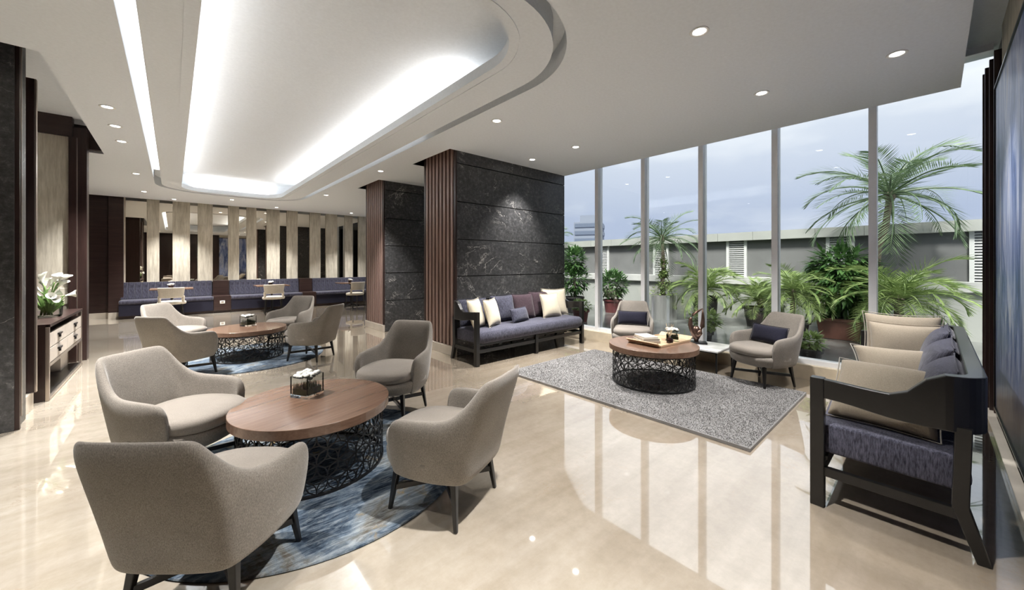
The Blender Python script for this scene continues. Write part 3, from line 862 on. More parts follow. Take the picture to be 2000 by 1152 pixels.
# ---- cube vases with grass and white blossom
def blossom_heads(b, pts, r, R):
    for x, y, z in pts:
        n = 6
        vs = [(x, y, z + r * .7)]; fs = []
        for ring_i, (rr_, zz) in enumerate(((.6, .5), (1.0, 0.0), (.7, -.5))):
            for k in range(n):
                a = 2 * pi * (k + .5 * ring_i) / n
                q = r * rr_ * R.uniform(.8, 1.15)
                vs.append((x + q * cos(a), y + q * sin(a), z + r * zz))
        for k in range(n): fs.append((0, 1 + k, 1 + (k + 1) % n))
        for g in range(2):
            for k in range(n):
                a = 1 + g * n + k; c = 1 + g * n + (k + 1) % n
                fs.append((a, a + n, c + n, c))
        b.add(vs, fs)
def cube_vase(x, y, z, rz, s, label, seed, low=1.0):
    R = random.Random(seed)
    t = thing('flower_vase', label, 'vase', (x, y, z), rz, 'glass cube vases with white blossom')
    w = s / 2; th = s * .05; hh = s * low
    bm_ = MB()
    o = [(-w, -w), (w, -w), (w, w), (-w, w)]; i = [(-w + th, -w + th), (w - th, -w + th), (w - th, w - th), (-w + th, w - th)]
    vs = [(*p, 0) for p in o] + [(*p, hh) for p in o] + [(*p, hh) for p in i] + [(*p, s * .13) for p in i]
    fs = [(0, 3, 2, 1)] + [(k, (k + 1) % 4, 4 + (k + 1) % 4, 4 + k) for k in range(4)] + [(4 + k, 4 + (k + 1) % 4, 8 + (k + 1) % 4, 8 + k) for k in range(4)] + \
         [(8 + k, 8 + (k + 1) % 4, 12 + (k + 1) % 4, 12 + k) for k in range(4)] + [(12, 13, 14, 15)]
    bm_.add(vs, fs).build('glass_cube', 'clear_glass', t)
    g = MB(); v = w - th * 1.6
    g.box(-v, -v, s * .15, v, v, hh * .42)
    for _ in range(150):
        px, py = R.uniform(-v, v), R.uniform(-v, v); a = R.random() * 6.28; q = s * .022
        zt = hh * R.uniform(.5, .78)
        g.add([(px - q * cos(a), py - q * sin(a), hh * .4), (px + q * cos(a), py + q * sin(a), hh * .4), (max(-v, min(v, px + R.uniform(-1, 1) * q * 2)), max(-v, min(v, py + R.uniform(-1, 1) * q * 2)), zt)], [(0, 1, 2)])
    o = g.build('grass_filling', 'grass_green', t); o['kind'] = 'stuff'
    f = MB(); pts = []
    for a in range(5):
        for c in range(5):
            pts.append((-v * .78 + v * .39 * a, -v * .78 + v * .39 * c, hh * (.90 + .20 * R.random())))
    blossom_heads(f, pts, s * .15, R)
    o = f.build('blossom', 'petal_white', t, smooth=True); o['kind'] = 'stuff'
cube_vase(0.70, 2.93, 0.4315, 0.55, 0.145, 'glass cube vase of grass and white blossom on the near coffee table', 11)
cube_vase(0.83, 6.80, 0.4315, 0.55, 0.145, 'glass cube vase of grass and white blossom on the far coffee table', 12)

# ================================================================== CUSHIONS
def pillow(name, label, w, h, t, mat, loc, rot, group, pinch=0.06, seed=0, pipe=None):
    R = random.Random(seed); n = 14
    vs = []; fs = []
    wr = [(R.uniform(-1, 1), R.uniform(2, 5), R.uniform(0, 6)) for _ in range(4)]
    for side in (1, -1):
        for j in range(n + 1):
            for i in range(n + 1):
                u = -1 + 2 * i / n; v = -1 + 2 * j / n
                prof = ((1 - abs(u) ** 2.6) * (1 - abs(v) ** 2.6)) ** 0.5
                px = u * (1 - pinch * (1 - v * v)) * w / 2
                pz = v * (1 - pinch * (1 - u * u)) * h / 2
                wrk = sum(a * sin(f * (u * .8 + v * .6) + p) for a, f, p in wr) * .03
                vs.append((px, side * t / 2 * prof * (1 + wrk), pz))
    m = (n + 1) * (n + 1)
    for s in (0, 1):
        for j in range(n):
            for i in range(n):
                a = s * m + j * (n + 1) + i
                q = (a, a + 1, a + n + 2, a + n + 1)
                fs.append(q if s else q[::-1])
    me = bpy.data.meshes.new('cover'); me.from_pydata(vs, [], fs)
    bm = bmesh.new(); bm.from_mesh(me); bmesh.ops.remove_doubles(bm, verts=bm.verts, dist=1e-5); bmesh.ops.recalc_face_normals(bm, faces=bm.faces); bm.to_mesh(me); bm.free()
    o = obj(name, me, mat, None, smooth=True, sub=1, loc=loc, rot=rot)
    tag(o, label, 'cushion', group)
    edge = []
    for k in range(4 * n):
        s_, q = divmod(k, n); f = -1 + 2 * q / n
        u, v = ((f, -1), (1, f), (-f, 1), (-1, -f))[s_]
        edge.append((u * (1 - pinch * (1 - v * v)) * w / 2, 0, v * (1 - pinch * (1 - u * u)) * h / 2))
    edge.append(edge[0])
    MB().tube(edge, 0.0035, 5, cap=False).build('piping', pipe or mat, o, smooth=True)
    return o

# ================================================================== SOFAS
def build_sofa(name, label, L=2.26):
    """local: x along the sofa, +y to the front, origin on the floor below the middle"""
    t = thing(name, label, 'sofa', group='dark wood sofas with blue seats')
    hx = L / 2
    yf, yb = 0.30, -0.33
    # U-shaped rail: arms bend into the back
    r = 0.13
    path = []
    for k in range(9): path.append((-hx, yf - (yf - (yb + r)) * k / 8))
    for k in range(1, 8):
        a = pi + (pi / 2) * k / 8; path.append((-hx + r + r * cos(a), yb + r + r * sin(a)))
    for k in range(0, 13): path.append((-hx + r + (2 * hx - 2 * r) * k / 12, yb))
    for k in range(1, 8):
        a = -pi / 2 + (pi / 2) * k / 8; path.append((hx - r + r * cos(a), yb + r + r * sin(a)))
    for k in range(9): path.append((hx, yb + r + (yf - (yb + r)) * k / 8))
    def zr(x, y):
        s = (yf - y) / (yf - yb)      # 0 front .. 1 back
        def sm(a, b, q):
            q = max(0, min(1, (q - a) / (b - a))); return q * q * (3 - 2 * q)
        top = 0.712 - 0.018 * sm(0, .5, s) + 0.135 * sm(.52, .78, s)
        bot = 0.605 - 0.035 * sm(.1, .6, s) + 0.0 * s
        return top, bot
    b = MB(); vs = []; fs = []
    th = .042
    for i, (x, y) in enumerate(path):
        p0 = path[max(i - 1, 0)]; p1 = path[min(i + 1, len(path) - 1)]
        d = Vector((p1[0] - p0[0], p1[1] - p0[1])).normalized(); nx, ny = -d.y, d.x   # inward normal
        tp, bt = zr(x, y)
        s = (yf - y) / (yf - yb)
        tt = th + .022 * max(0, min(1, (s - .5) * 3))
        vs += [(x, y, bt), (x, y, tp), (x + nx * tt, y + ny * tt, tp), (x + nx * tt, y + ny * tt, bt)]
    for i in range(len(path) - 1):
        for j in range(4):
            a = i * 4 + j; c = i * 4 + (j + 1) % 4
            fs.append((a, c, c + 4, a + 4))
    fs += [(0, 1, 2, 3), tuple(len(vs) - k for k in (1, 2, 3, 4))]
    me = b.add(vs, fs).mesh('arm_rail')
    bm = bmesh.new(); bm.from_mesh(me); bmesh.ops.recalc_face_normals(bm, faces=bm.faces); bm.to_mesh(me); bm.free()
    obj('arm_rail', me, 'ebony', t, bevel=.006)
    for s in (-1, 1):
        x0 = s * hx
        MB().box(min(x0 + s * .004, x0 - s * .052), yf - .058, 0, max(x0 + s * .004, x0 - s * .052), yf + .004, .714).build('front_leg', 'ebony', t, bevel=.004)
        q = MB(); xs = x0 - s * .03
        q.bar((xs, yb + .075, .60), (xs, yb + .085, .22), .05, .055, up=(0, 1, 0)).bar((xs, yb + .085, .235), (xs, yb + .015, 0.0), .05, .055, .045, .042, up=(0, 1, 0))
        q.build('back_leg', 'ebony', t, bevel=.004)
        MB().bar((xs, yf - .05, .195), (xs, yb + .085, .195), .032, .05).build('side_stretcher', 'ebony', t, bevel=.003)
    MB().box(-.026, yf - .052, 0, .026, yf, .29).build('front_leg', 'ebony', t, bevel=.004)
    MB().box(-.026, yb + .05, 0, .026, yb + .10, .29).build('back_leg', 'ebony', t, bevel=.004)
    MB().box(-hx + .03, yf - .05, .165, hx - .03, yf - .015, .215).build('front_stretcher', 'ebony', t, bevel=.003)
    MB().box(-hx + .03, yf - .07, .255, hx - .03, yf - .03, .282).build('seat_rail', 'ebony', t, bevel=.003)
    MB().box(-hx + .03, yb + .06, .255, hx - .03, yb + .10, .282).build('seat_rail', 'ebony', t, bevel=.003)
    for k in range(4):
        xx = -hx * .62 + hx * 1.24 * k / 3
        MB().bar((xx, yf - .04, .235), (xx, yf - .04, .262), .04, .03).build('spacer_block', 'ebony', t)
    # thick seat mattress, rounded
    n = 26; vs = []; fs = []
    sec = [(yf - .015, .285), (yf + .012, .325), (yf + .014, .40), (yf - .008, .443), (yf - .06, .458), (.0, .462), (yb + .12, .456), (yb + .055, .43), (yb + .045, .33), (yb + .07, .28)]
    for i in range(n + 1):
        u = -1 + 2 * i / n
        e_ = max(0, (abs(u) - .96) / .04)
        x = u * (hx - .046)
        for y, z in sec:
            vs.append((x, y * (1 - .02 * e_), .375 + (z - .375) * (1 - .10 * e_)))
    k = len(sec)
    for i in range(n):
        for j in range(k):
            a = i * k + j; c = i * k + (j + 1) % k
            fs.append((a, a + k, c + k, c))
    fs += [tuple(range(k)), tuple(range(n * k + k - 1, n * k - 1, -1))]
    me = MB().add(vs, fs).mesh('seat_mattress')
    bm = bmesh.new(); bm.from_mesh(me); bmesh.ops.recalc_face_normals(bm, faces=bm.faces); bm.to_mesh(me); bm.free()
    obj('seat_mattress', me, 'blue_upholstery', t, smooth=True, bevel=.012)
    return t
FS = (4.075, 4.28); NS = (3.81, 0.165)
sofa1 = build_sofa('wooden_sofa', 'long dark wood sofa with blue seat in front of the black marble pier')
sofa1.location = (*FS, 0); sofa1.rotation_euler = (0, 0, pi)
sofa2 = copy_tree(sofa1, (*NS, 0), 0, 'dark wood sofa with blue seat against the painting wall, seen end-on')

GF = 'cushions on the sofa by the marble pier'; GN = 'cushions on the sofa by the painting'
def fc(x, y, z=0.0, dz=0): return (FS[0] + x, FS[1] - y, z)
# far sofa: back of the seat is towards +Y; cushions lean back
lean = radians(-14)
SB = .462
pillow('scatter_cushion', 'blue back cushion behind the two cream pillows at the slatted end of the far sofa', .54, .40, .15, 'blue_cushion', (3.28, 4.500, SB + .19), (lean, 0, 0), GF, seed=1)
pillow('scatter_cushion', 'blue square back cushion right of the two leaning cream pillows', .48, .42, .15, 'blue_cushion', (3.82, 4.470, SB + .20), (lean, 0, 0), GF, seed=2)
pillow('scatter_cushion', 'plum brown cushion in the middle of the far sofa', .46, .42, .14, 'plum_cushion', (4.24, 4.455, SB + .20), (lean, 0, -.05), GF, seed=3)
pillow('scatter_cushion', 'dark plum back cushion behind the bright cream pillow at the window end', .56, .44, .15, 'plum_cushion', (4.70, 4.490, SB + .21), (lean, 0, 0), GF, seed=4)
pillow('scatter_cushion', 'cream pillow leaning on the slatted-end arm of the far sofa', .40, .42, .13, 'cream_cushion', (3.14, 4.250, SB + .20), (radians(-16), 0, radians(30)), GF, seed=5, pinch=.09)
pillow('scatter_cushion', 'cream pillow second from the slatted end of the far sofa', .40, .40, .13, 'cream_cushion', (3.43, 4.260, SB + .19), (radians(-16), 0, radians(26)), GF, seed=6, pinch=.09)
pillow('scatter_cushion', 'small blue lumbar pillow lying in the middle of the far sofa', .46, .22, .13, 'blue_cushion', (3.98, 4.270, SB + .105), (radians(-20), 0, radians(14)), GF, seed=7)
pillow('scatter_cushion', 'bright cream square pillow at the window end of the far sofa', .42, .41, .13, 'cream_cushion', (4.72, 4.300, SB + .195), (radians(-16), 0, radians(-4)), GF, seed=8, pinch=.08)
pillow('scatter_cushion', 'tall pale cream pillow in the window corner of the far sofa', .48, .48, .13, 'cream_cushion', (4.97, 4.430, SB + .225), (radians(-14), 0, radians(-22)), GF, seed=9, pinch=.09)
# near sofa: back towards -Y
pillow('scatter_cushion', 'dark blue back cushion farthest along the near sofa', .62, .42, .18, 'blue_cushion', (4.42, -0.015, SB + .20), (radians(16), 0, 0), GN, seed=21)
pillow('scatter_cushion', 'dark blue back cushion in the middle of the near sofa', .62, .40, .20, 'blue_cushion', (3.78, -0.02, SB + .19), (radians(18), 0, 0), GN, seed=22)
pillow('scatter_cushion', 'dark blue back cushion behind the near arm of the near sofa', .60, .38, .20, 'blue_cushion', (3.14, -0.02, SB + .18), (radians(18), 0, 0), GN, seed=23)
pillow('scatter_cushion', 'pale pillow standing against the far arm, behind the square sand pillow', .50, .48, .17, 'sand_cushion', (4.70, 0.19, SB + .22), (radians(12), 0, radians(94)), GN, seed=24, pinch=.08, pipe='book_grey')
pillow('scatter_cushion', 'square sand pillow standing upright on the near sofa', .44, .42, .18, 'sand_cushion', (4.47, 0.17, SB + .195), (radians(14), 0, radians(92)), GN, seed=25, pinch=.08)
pillow('scatter_cushion', 'crumpled sand pillow with dark piping lying in the middle of the near sofa', .46, .36, .22, 'sand_cushion', (3.72, 0.17, SB + .150), (radians(38), 0, radians(104)), GN, seed=26, pinch=.12, pipe='book_grey')
pillow('scatter_cushion', 'sand pillow with dark piping seen below the near arm of the sofa', .46, .42, .21, 'sand_cushion', (2.99, 0.19, SB + .145), (radians(46), 0, radians(84)), GN, seed=27, pinch=.06, pipe='book_grey')
# lumbar pillows in the two window armchairs
GC = 'navy lumbar pillows in the window armchairs'
def chair_pillow(x, y, fx, fy, lab, seed):
    l = sqrt(fx * fx + fy * fy); fx /= l; fy /= l
    pillow('lumbar_pillow', lab, .44, .20, .12, 'navy_cushion', (x - fx * .10, y - fy * .10, .55), (radians(16), 0, face_rot(fx, fy)), GC, seed=seed, pinch=.04)
chair_pillow(4.95, 1.30, -0.90, 0.43, 'navy lumbar pillow in the armchair nearest the window corner', 31)
chair_pillow(4.97, 2.93, -0.88, -0.47, 'navy lumbar pillow in the armchair behind the tray table', 32)
# ================================================================== PAINTING
pt = thing('wall_painting', 'large blue and grey abstract painting on the right-hand wall', 'painting', (0, 0, 0))
MB().box(2.0, YR + .002, .13, 5.24, YR + .05, 2.84).build('canvas', 'abstract_paint', pt)
for a in ((1.985, .115, 2.0, 2.855), (5.24, .115, 5.255, 2.855)):
    MB().box(a[0], YR + .002, a[1], a[2], YR + .06, a[3]).build('frame_side', 'ebony', pt)
for a in ((2.0, .115, 5.24, .13), (2.0, 2.84, 5.24, 2.855)):
    MB().box(a[0], YR + .002, a[1], a[2], YR + .06, a[3]).build('frame_side', 'ebony', pt)

# ================================================================== CONSOLE WITH LILIES
cb = thing('console_cabinet', 'dark wood console with four pale drawers in the left niche', 'cabinet', (0, 0, 0))
x0, x1, y0, y1 = -1.36, -0.90, 5.81, 7.60
MB().box(x0, y0, .725, x1, y1, .755).build('top', 'dark_wood', cb, bevel=.003)
MB().box(x0, y0 + .012, .36, x1 - .03, y1 - .012, .66).build('body', 'dark_wood', cb)
MB().box(x0, y0 + .012, .66, x1 - .10, y1 - .012, .725).build('recess', 'shadow_gap', cb)
MB().box(x0, y0 + .03, .02, x1 - .02, y1 - .03, .045).build('bottom_shelf', 'ebony', cb)
MB().box(x0, y0, .0, x1 - .03, y0 + .012, .725).build('end_panel', 'dark_wood', cb)
MB().box(x0, y1 - .5, .045, x1 - .12, y1 - .1, .24).build('storage_box', 'drawer_leather', cb)
fr = [((x1 - .02, y0 + .012, 0), (x1 - .02, y0 + .012, .725)), ((x1 - .02, y1 - .012, 0), (x1 - .02, y1 - .012, .725)),
      ((x1 - .02, y0, .345), (x1 - .02, y1, .345)), ((x1 - .02, y0, .018), (x1 - .02, y1, .018)), ((x1 - .02, y0, .735), (x1 - .02, y1, .735))]
for a, b in fr: MB().bar(a, b, .028, .028).build('frame_bar', 'brushed_trim', cb, bevel=.003)
ym = (y0 + y1) / 2
for ya, yb_ in ((y0 + .03, ym - .004), (ym + .004, y1 - .03)):
    for za, zb in ((.365, .508), (.516, .66)):
        d = MB().box(x1 - .032, ya, za, x1 - .012, yb_, zb).build('drawer', 'drawer_leather', cb, bevel=.003)
        yc = (ya + yb_) / 2
        MB().box(x1 - .012, yc - .07, (za + zb) / 2 + .012, x1 + .006, yc + .07, (za + zb) / 2 + .03).box(x1 - .012, yc - .012, (za + zb) / 2 - .02, x1 + .004, yc + .012, (za + zb) / 2 + .012).build('handle', 'black_metal', d)

lv = thing('lily_vase', 'glass vase of white calla lilies on the console', 'vase', (-1.04, 6.62, .7555))
MB().lathe([(.07, .004), (.098, .006), (.104, .02), (.110, .17)], 32, close=False).build('glass', 'window_glass', lv, smooth=True)
R = random.Random(8)
st = MB(); heads = []
for k in range(16):
    a = R.random() * 6.28; r0 = R.uniform(0, .06); sp = R.uniform(.03, .13); hgt = R.uniform(.18, .40)
    p0 = Vector((r0 * cos(a + 2), r0 * sin(a + 2), .02)); p3 = Vector((sp * cos(a), sp * sin(a), hgt))
    pts = [p0.lerp(p3, q) + Vector((0, 0, .06 * sin(pi * q))) for q in (0, .25, .5, .75, 1)]
    st.tube(pts, .0065, 5); heads.append((pts[-2], pts[-1]))
st.build('stems', 'stem_green', lv, smooth=True)
for p, q in heads:
    d = (q - p).normalized(); b = MB(); vs = []; fs = []; n = 10
    u = d.orthogonal().normalized(); w = d.cross(u)
    for i, (l, rr_) in enumerate(((0, .007), (.025, .011), (.05, .02), (.07, .034), (.078, .042))):
        for k in range(n):
            a = 2 * pi * k / n; ext = .035 * max(0, cos(a)) * (i / 4) ** 2
            vs.append(q + d * (l + ext) + (u * cos(a) + w * sin(a)) * rr_ * (1 - .1 * sin(a)))
    for i in range(4):
        for k in range(n):
            a = i * n + k; c = i * n + (k + 1) % n
            fs.append((a, c, c + n, a + n))
    b.add(vs, fs).build('lily_flower', 'petal_white', lv, smooth=True)
# broad leaves among the stems
lf = MB()
for k in range(26):
    a = R.random() * 6.28; l = R.uniform(.10, .24); wd = .022
    pts = [(.03 * cos(a), .03 * sin(a), .04), (.07 * cos(a), .07 * sin(a), .04 + l * .6), (.13 * cos(a), .13 * sin(a), .04 + l)]
    s = (-sin(a) * wd, cos(a) * wd)
    lf.add([pts[0], (pts[1][0] - s[0], pts[1][1] - s[1], pts[1][2]), pts[2], (pts[1][0] + s[0], pts[1][1] + s[1], pts[1][2])], [(0, 1, 2, 3)])
lf.build('leaves', 'stem_green', lv)

# ================================================================== BANQUETTES, TABLES AND CHAIRS AT THE BACK
GB = 'blue banquettes along the mirrored wall'
def banquette(xa, xb, label):
    t = thing('banquette', label, 'bench', ((xa + xb) / 2, 13.1, 0), group=GB)
    h = (xb - xa) / 2
    MB().box(-h, .06, 0, h, .60, .07).build('plinth', 'dark_wood', t)
    MB().box(-h, .015, .07, h, .60, .36).build('base', 'navy_cushion', t, bevel=.01)
    MB().box(-h, -.01, .355, h, .50, .455).build('seat_cushion', 'banquette_velvet', t, bevel=.03)
    n = max(3, round((xb - xa) / .13)); w = 2 * h / n
    me = MB().add([(-w / 2, .45, .455), (w / 2, .45, .455), (w / 2, .53, .875), (-w / 2, .53, .875), (-w / 2, .58, .455), (w / 2, .58, .455), (w / 2, .60, .875), (-w / 2, .60, .875)],
                  [(0, 1, 2, 3), (5, 4, 7, 6), (3, 2, 6, 7), (1, 5, 6, 2), (4, 0, 3, 7), (0, 4, 5, 1)]).mesh('back_channel')
    for k in range(n): obj('back_channel', me, 'banquette_velvet', t, bevel=.012, loc=(-h + w * (k + .5), 0, 0))
banquette(-.98, .82, 'left blue velvet banquette beside the dark wood panel')
banquette(1.21, 3.0, 'middle blue velvet banquette between two wooden boxes')
banquette(3.39, 5.4, 'right blue velvet banquette partly hidden by the far pier')
def divider(xa, xb, label, outlet):
    t = thing('divider_box', label, 'cabinet', ((xa + xb) / 2, 13.1, 0), group='dark wood boxes between the banquettes')
    h = (xb - xa) / 2 - .004
    MB().box(-h, .06, 0, h, .60, .07).build('plinth', 'dark_wood', t)
    MB().box(-h, 0, .07, h, .60, .46).build('box', 'dark_wood_horizontal', t, bevel=.004)
    MB().box(-h * .94, .44, .46, h * .94, .60, .88).build('back_panel', 'dark_wood_horizontal', t, bevel=.004)
    if outlet:
        p = MB().box(-.055, -.008, .255, .055, 0, .335).build('outlet_plate', 'white_plastic', t, bevel=.003)
        q = MB()
        for sx in (-.02, .02): q.lathe([(.012, 0), (.012, .003)], 12, 0, 0)
        MB().box(-.03, -.010, .275, .03, -.008, .315).build('socket', 'brushed_trim', p)
divider(.82, 1.21, 'dark wood box with a white power outlet between the left and middle banquettes', True)
divider(3.0, 3.39, 'plain dark wood box between the middle and right banquettes', False)

def dining_table(x, y, label, vlabel, seed):
    t = thing('bistro_table', label, 'table', (x, y, 0), group='small tables at the banquettes')
    MB().box(-.40, -.32, .715, .40, .32, .745).build('tabletop', 'walnut', t, bevel=.006)
    MB().lathe([(.045, .03), (.028, .06), (.026, .66), (.10, .714)], 16).build('pedestal', 'black_metal', t, smooth=True)
    for k in range(4):
        a = pi / 4 + k * pi / 2
        MB().bar((0, 0, .045), (.30 * cos(a), .25 * sin(a), .015), .05, .03, .035, .018).build('foot', 'black_metal', t)
    v = thing('flower_pot', vlabel, 'vase', (x - .02, y + .05, .7455), group='small flower pots on the banquette tables')
    MB().lathe([(.035, 0), (.05, .02), (.052, .06), (.045, .062)], 16).build('pot', 'dark_bottle', v, smooth=True)
    R = random.Random(seed); b = MB()
    blossom_heads(b, [(R.uniform(-.05, .05), R.uniform(-.05, .05), .085 + R.uniform(-.012, .02)) for _ in range(14)], .026, R)
    o = b.build('blossom', 'petal_white', v, smooth=True); o['kind'] = 'stuff'
dining_table(-.02, 12.62, 'small walnut table at the left banquette', 'small pot of white flowers on the left banquette table', 51)
dining_table(2.10, 12.62, 'small walnut table at the middle banquette', 'small pot of white flowers on the middle banquette table', 52)
dining_table(4.30, 12.62, 'small walnut table at the right banquette', 'small pot of white flowers on the right banquette table', 53)

def build_side_chair(label):
    t = thing('dining_chair', label, 'chair', group='cream chairs facing the banquettes')
    # seat, front = +Y
    MB().lathe([(.19, .40), (.25, .405), (.262, .43), (.255, .465), (.20, .480)], 24, 0, 0, 1.0, .95).build('seat', 'cream_leather', t, smooth=True)
    def curved(z0, z1, r, a0, a1, th, lean, n=14):
        vs = []; fs = []
        for i in range(n + 1):
            a = a0 + (a1 - a0) * i / n
            for z, q in ((z0, r), (z1, r + lean), (z1, r + lean - th), (z0, r - th)):
                vs.append((q * cos(a), q * sin(a) * .95, z))
        for i in range(n):
            for j in range(4):
                a = i * 4 + j; c = i * 4 + (j + 1) % 4
                fs.append((a, c, c + 4, a + 4))
        fs += [(3, 2, 1, 0), tuple(n * 4 + j for j in range(4))]
        return MB().add(vs, fs)
    curved(.56, .80, .265, radians(212), radians(328), .05, .03).build('backrest', 'cream_leather', t, smooth=False, bevel=.02)
    for s in (0, 1):
        a0 = radians(206 if s == 0 else 322); a1 = a0 + radians(12)
        curved(.45, .60, .262, a0, a1, .045, .006, 4).build('back_support', 'cream_leather', t, bevel=.008)
    for sx in (-1, 1):
        for sy in (-1, 1):
            MB().bar((.17 * sx, .16 * sy, .41), (.20 * sx, .20 * sy, 0), .034, .034, .02, .02, up=(0, 1, 0)).build('leg', 'ebony', t, bevel=.003)
    return t
c0 = build_side_chair('cream open-back chair at the left banquette table'); c0.location = (-.02, 11.95, 0); c0.rotation_euler = (0, 0, radians(-4))
copy_tree(c0, (2.02, 11.88, 0), radians(-6), 'cream open-back chair at the middle banquette table')
copy_tree(c0, (4.13, 11.78, 0), radians(14), 'cream open-back chair at the right banquette table, next to the far pier')

# ================================================================== TRAY, BOOKS, DIFFUSER, BOWL
TZ = .4525
tr = thing('serving_tray', 'pale wooden tray with raised ends on the rug coffee table', 'tray', (4.19, 2.12, TZ), radians(-6))
MB().box(-.30, -.20, 0, .30, .20, .012).build('base', 'oak_tray', tr, bevel=.003)
for s in (-1, 1):
    MB().bar((.30 * s, -.20, .008), (.30 * s, .20, .008), .012, .012).build('end_edge', 'oak_tray', tr)
    MB().add([(.295 * s, -.20, .004), (.295 * s, .20, .004), (.355 * s, .20, .044), (.355 * s, -.20, .044), (.29 * s, -.20, .014), (.29 * s, .20, .014), (.348 * s, .20, .052), (.348 * s, -.20, .052)],
             [(0, 1, 2, 3), (4, 7, 6, 5), (0, 4, 5, 1), (1, 5, 6, 2), (2, 6, 7, 3), (3, 7, 4, 0)]).build('raised_end', 'oak_tray', tr)
    MB().bar((-.30, .20 * s, .012), (.30, .20 * s, .012), .012, .02).build('side_edge', 'oak_tray', tr)
def book(lab, x, y, z, w, d, h, rz, mat):
    t = thing('book', lab, 'book', (x, y, z), rz, 'books stacked on the tray')
    MB().box(-w / 2, -d / 2, 0, w / 2, d / 2, .004).build('cover', mat, t)
    MB().box(-w / 2 + .004, -d / 2 + .004, .004, w / 2 - .004, d / 2 - .004, h - .004).build('pages', 'paper', t)
    MB().box(-w / 2, -d / 2, h - .004, w / 2, d / 2, h).box(-w / 2 - .002, -d / 2, 0, -w / 2, d / 2, h).build('cover', mat, t)
bx, by = 4.03, 2.20
book('bottom grey book of the stack on the tray', bx, by, TZ + .013, .27, .21, .026, .9, 'book_grey')
book('middle book with pale cover in the stack on the tray', bx + .005, by, TZ + .0395, .25, .19, .022, .95, 'book_grey')
book('top white book of the stack on the tray', bx, by + .005, TZ + .062, .22, .165, .018, 1.05, 'book_white')
df = thing('reed_diffuser', 'small dark bottle with reed sticks on the tray', 'diffuser', (4.13, 1.97, TZ + .0125))
MB().lathe([(.032, 0), (.036, .008), (.036, .05), (.014, .062), (.013, .082), (.009, .082)], 20).build('bottle', 'dark_bottle', df, smooth=True)
R = random.Random(77)
for k in range(8):
    a = k * .785 + R.uniform(-.2, .2); s = R.uniform(.02, .06)
    MB().tube([(0, 0, .03), (s * cos(a), s * sin(a), .215 + R.uniform(-.01, .01))], .0018, 5).build('reed', 'reed', df)
cube_vase(4.31, 2.03, TZ + .0125, .5, .145, 'glass cube vase of white blossom and moss on the wooden tray', 13, .85)

# ================================================================== MARBLE SIDE TABLE WITH SCULPTURE
sd = thing('side_table', 'low white marble side table with thin black legs by the window', 'side table', (5.16, 2.10, 0), 0)
MB().box(-.28, -.36, .27, .28, .36, .29).build('marble_top', 'white_marble', sd, bevel=.003)
MB().box(-.27, -.35, .258, .27, .35, .27).build('frame', 'black_metal', sd)
for sx in (-1, 1):
    for sy in (-1, 1):
        MB().box(.26 * sx - .008, .34 * sy - .008, 0, .26 * sx + .008, .34 * sy + .008, .259).build('leg', 'black_metal', sd)
for o in (sd,): o.location.z = 0.0
sp = thing('loop_sculpture', 'bronze twisted loop sculpture on a black base, on the marble side table', 'sculpture', (5.20, 2.12, .2905), radians(-62))
sp.scale = (1.15, 1.15, 1.15)
MB().box(-.11, -.06, 0, .11, .06, .022).build('base', 'black_metal', sp, bevel=.003)
pathp = [(0, .0, .022), (.0, 0, .07), (-.035, .008, .14), (-.062, .012, .21), (-.058, .008, .28), (-.035, 0, .33), (.02, -.006, .375), (.065, -.004, .405)]
path2 = [(0, .0, .07), (.035, -.008, .13), (.062, -.014, .20), (.068, -.012, .28), (.068, -.006, .34), (.066, -.004, .405)]
q = MB(); q.tube(pathp, [.022, .032, .034, .026, .019, .017, .013, .004], 12)
q.tube(path2, [.032, .034, .026, .018, .013, .003], 12)
sb_ = q.build('bronze_loop', 'bronze', sp, smooth=True)
MB().lathe([(.016, .02), (.03, .05), (.055, .10), (.045, .16), (.02, .2)], 16, 0, 0, 1.0, .6).build('bronze_body', 'bronze', sp, smooth=True)

# ================================================================== TERRACE
terr = MB().box(5.76, -14, -.10, 10.62, 26, -.02).build('terrace_floor', 'terrace_stone'); tag(terr, kind='structure')
pw = struct('wall_parapet')
XP = 10.5
MB().box(XP + .06, -14, -.1, XP + .32, 26, 1.95).build('backing', 'parapet_panel', pw)
MB().box(XP - .14, -14, .84, XP + .1, 26, 1.03).build('ledge', 'parapet_ledge', pw, bevel=.01)
MB().box(XP - .04, -14, -.1, XP + .08, 26, .84).build('lower_wall', 'parapet_paint', pw)
per = 1.97
yy = 1.13 - 6 * per
cop = MB().box(-.13, 0.006, 1.92, .42, .784, 2.12).mesh('coping')
cop2 = MB().box(-.13, 0.006, 1.92, .42, 1.186, 2.12).mesh('coping')
slm = MB().add([(-.02, 0, 0), (-.02, .34, 0), (.03, .34, .028), (.03, 0, .028), (-.02, 0, .012), (-.02, .34, .012), (.03, .34, .04), (.03, 0, .04)],
               [(0, 1, 2, 3), (4, 7, 6, 5), (0, 4, 5, 1), (2, 6, 7, 3), (0, 3, 7, 4), (1, 5, 6, 2)]).mesh('louver_slat')
pst = MB().box(-.03, -.03, 1.03, .06, .03, 1.92).mesh('post')
pnl = MB().box(.03, .03, 1.03, .07, per - .43, 1.92).mesh('recessed_panel')
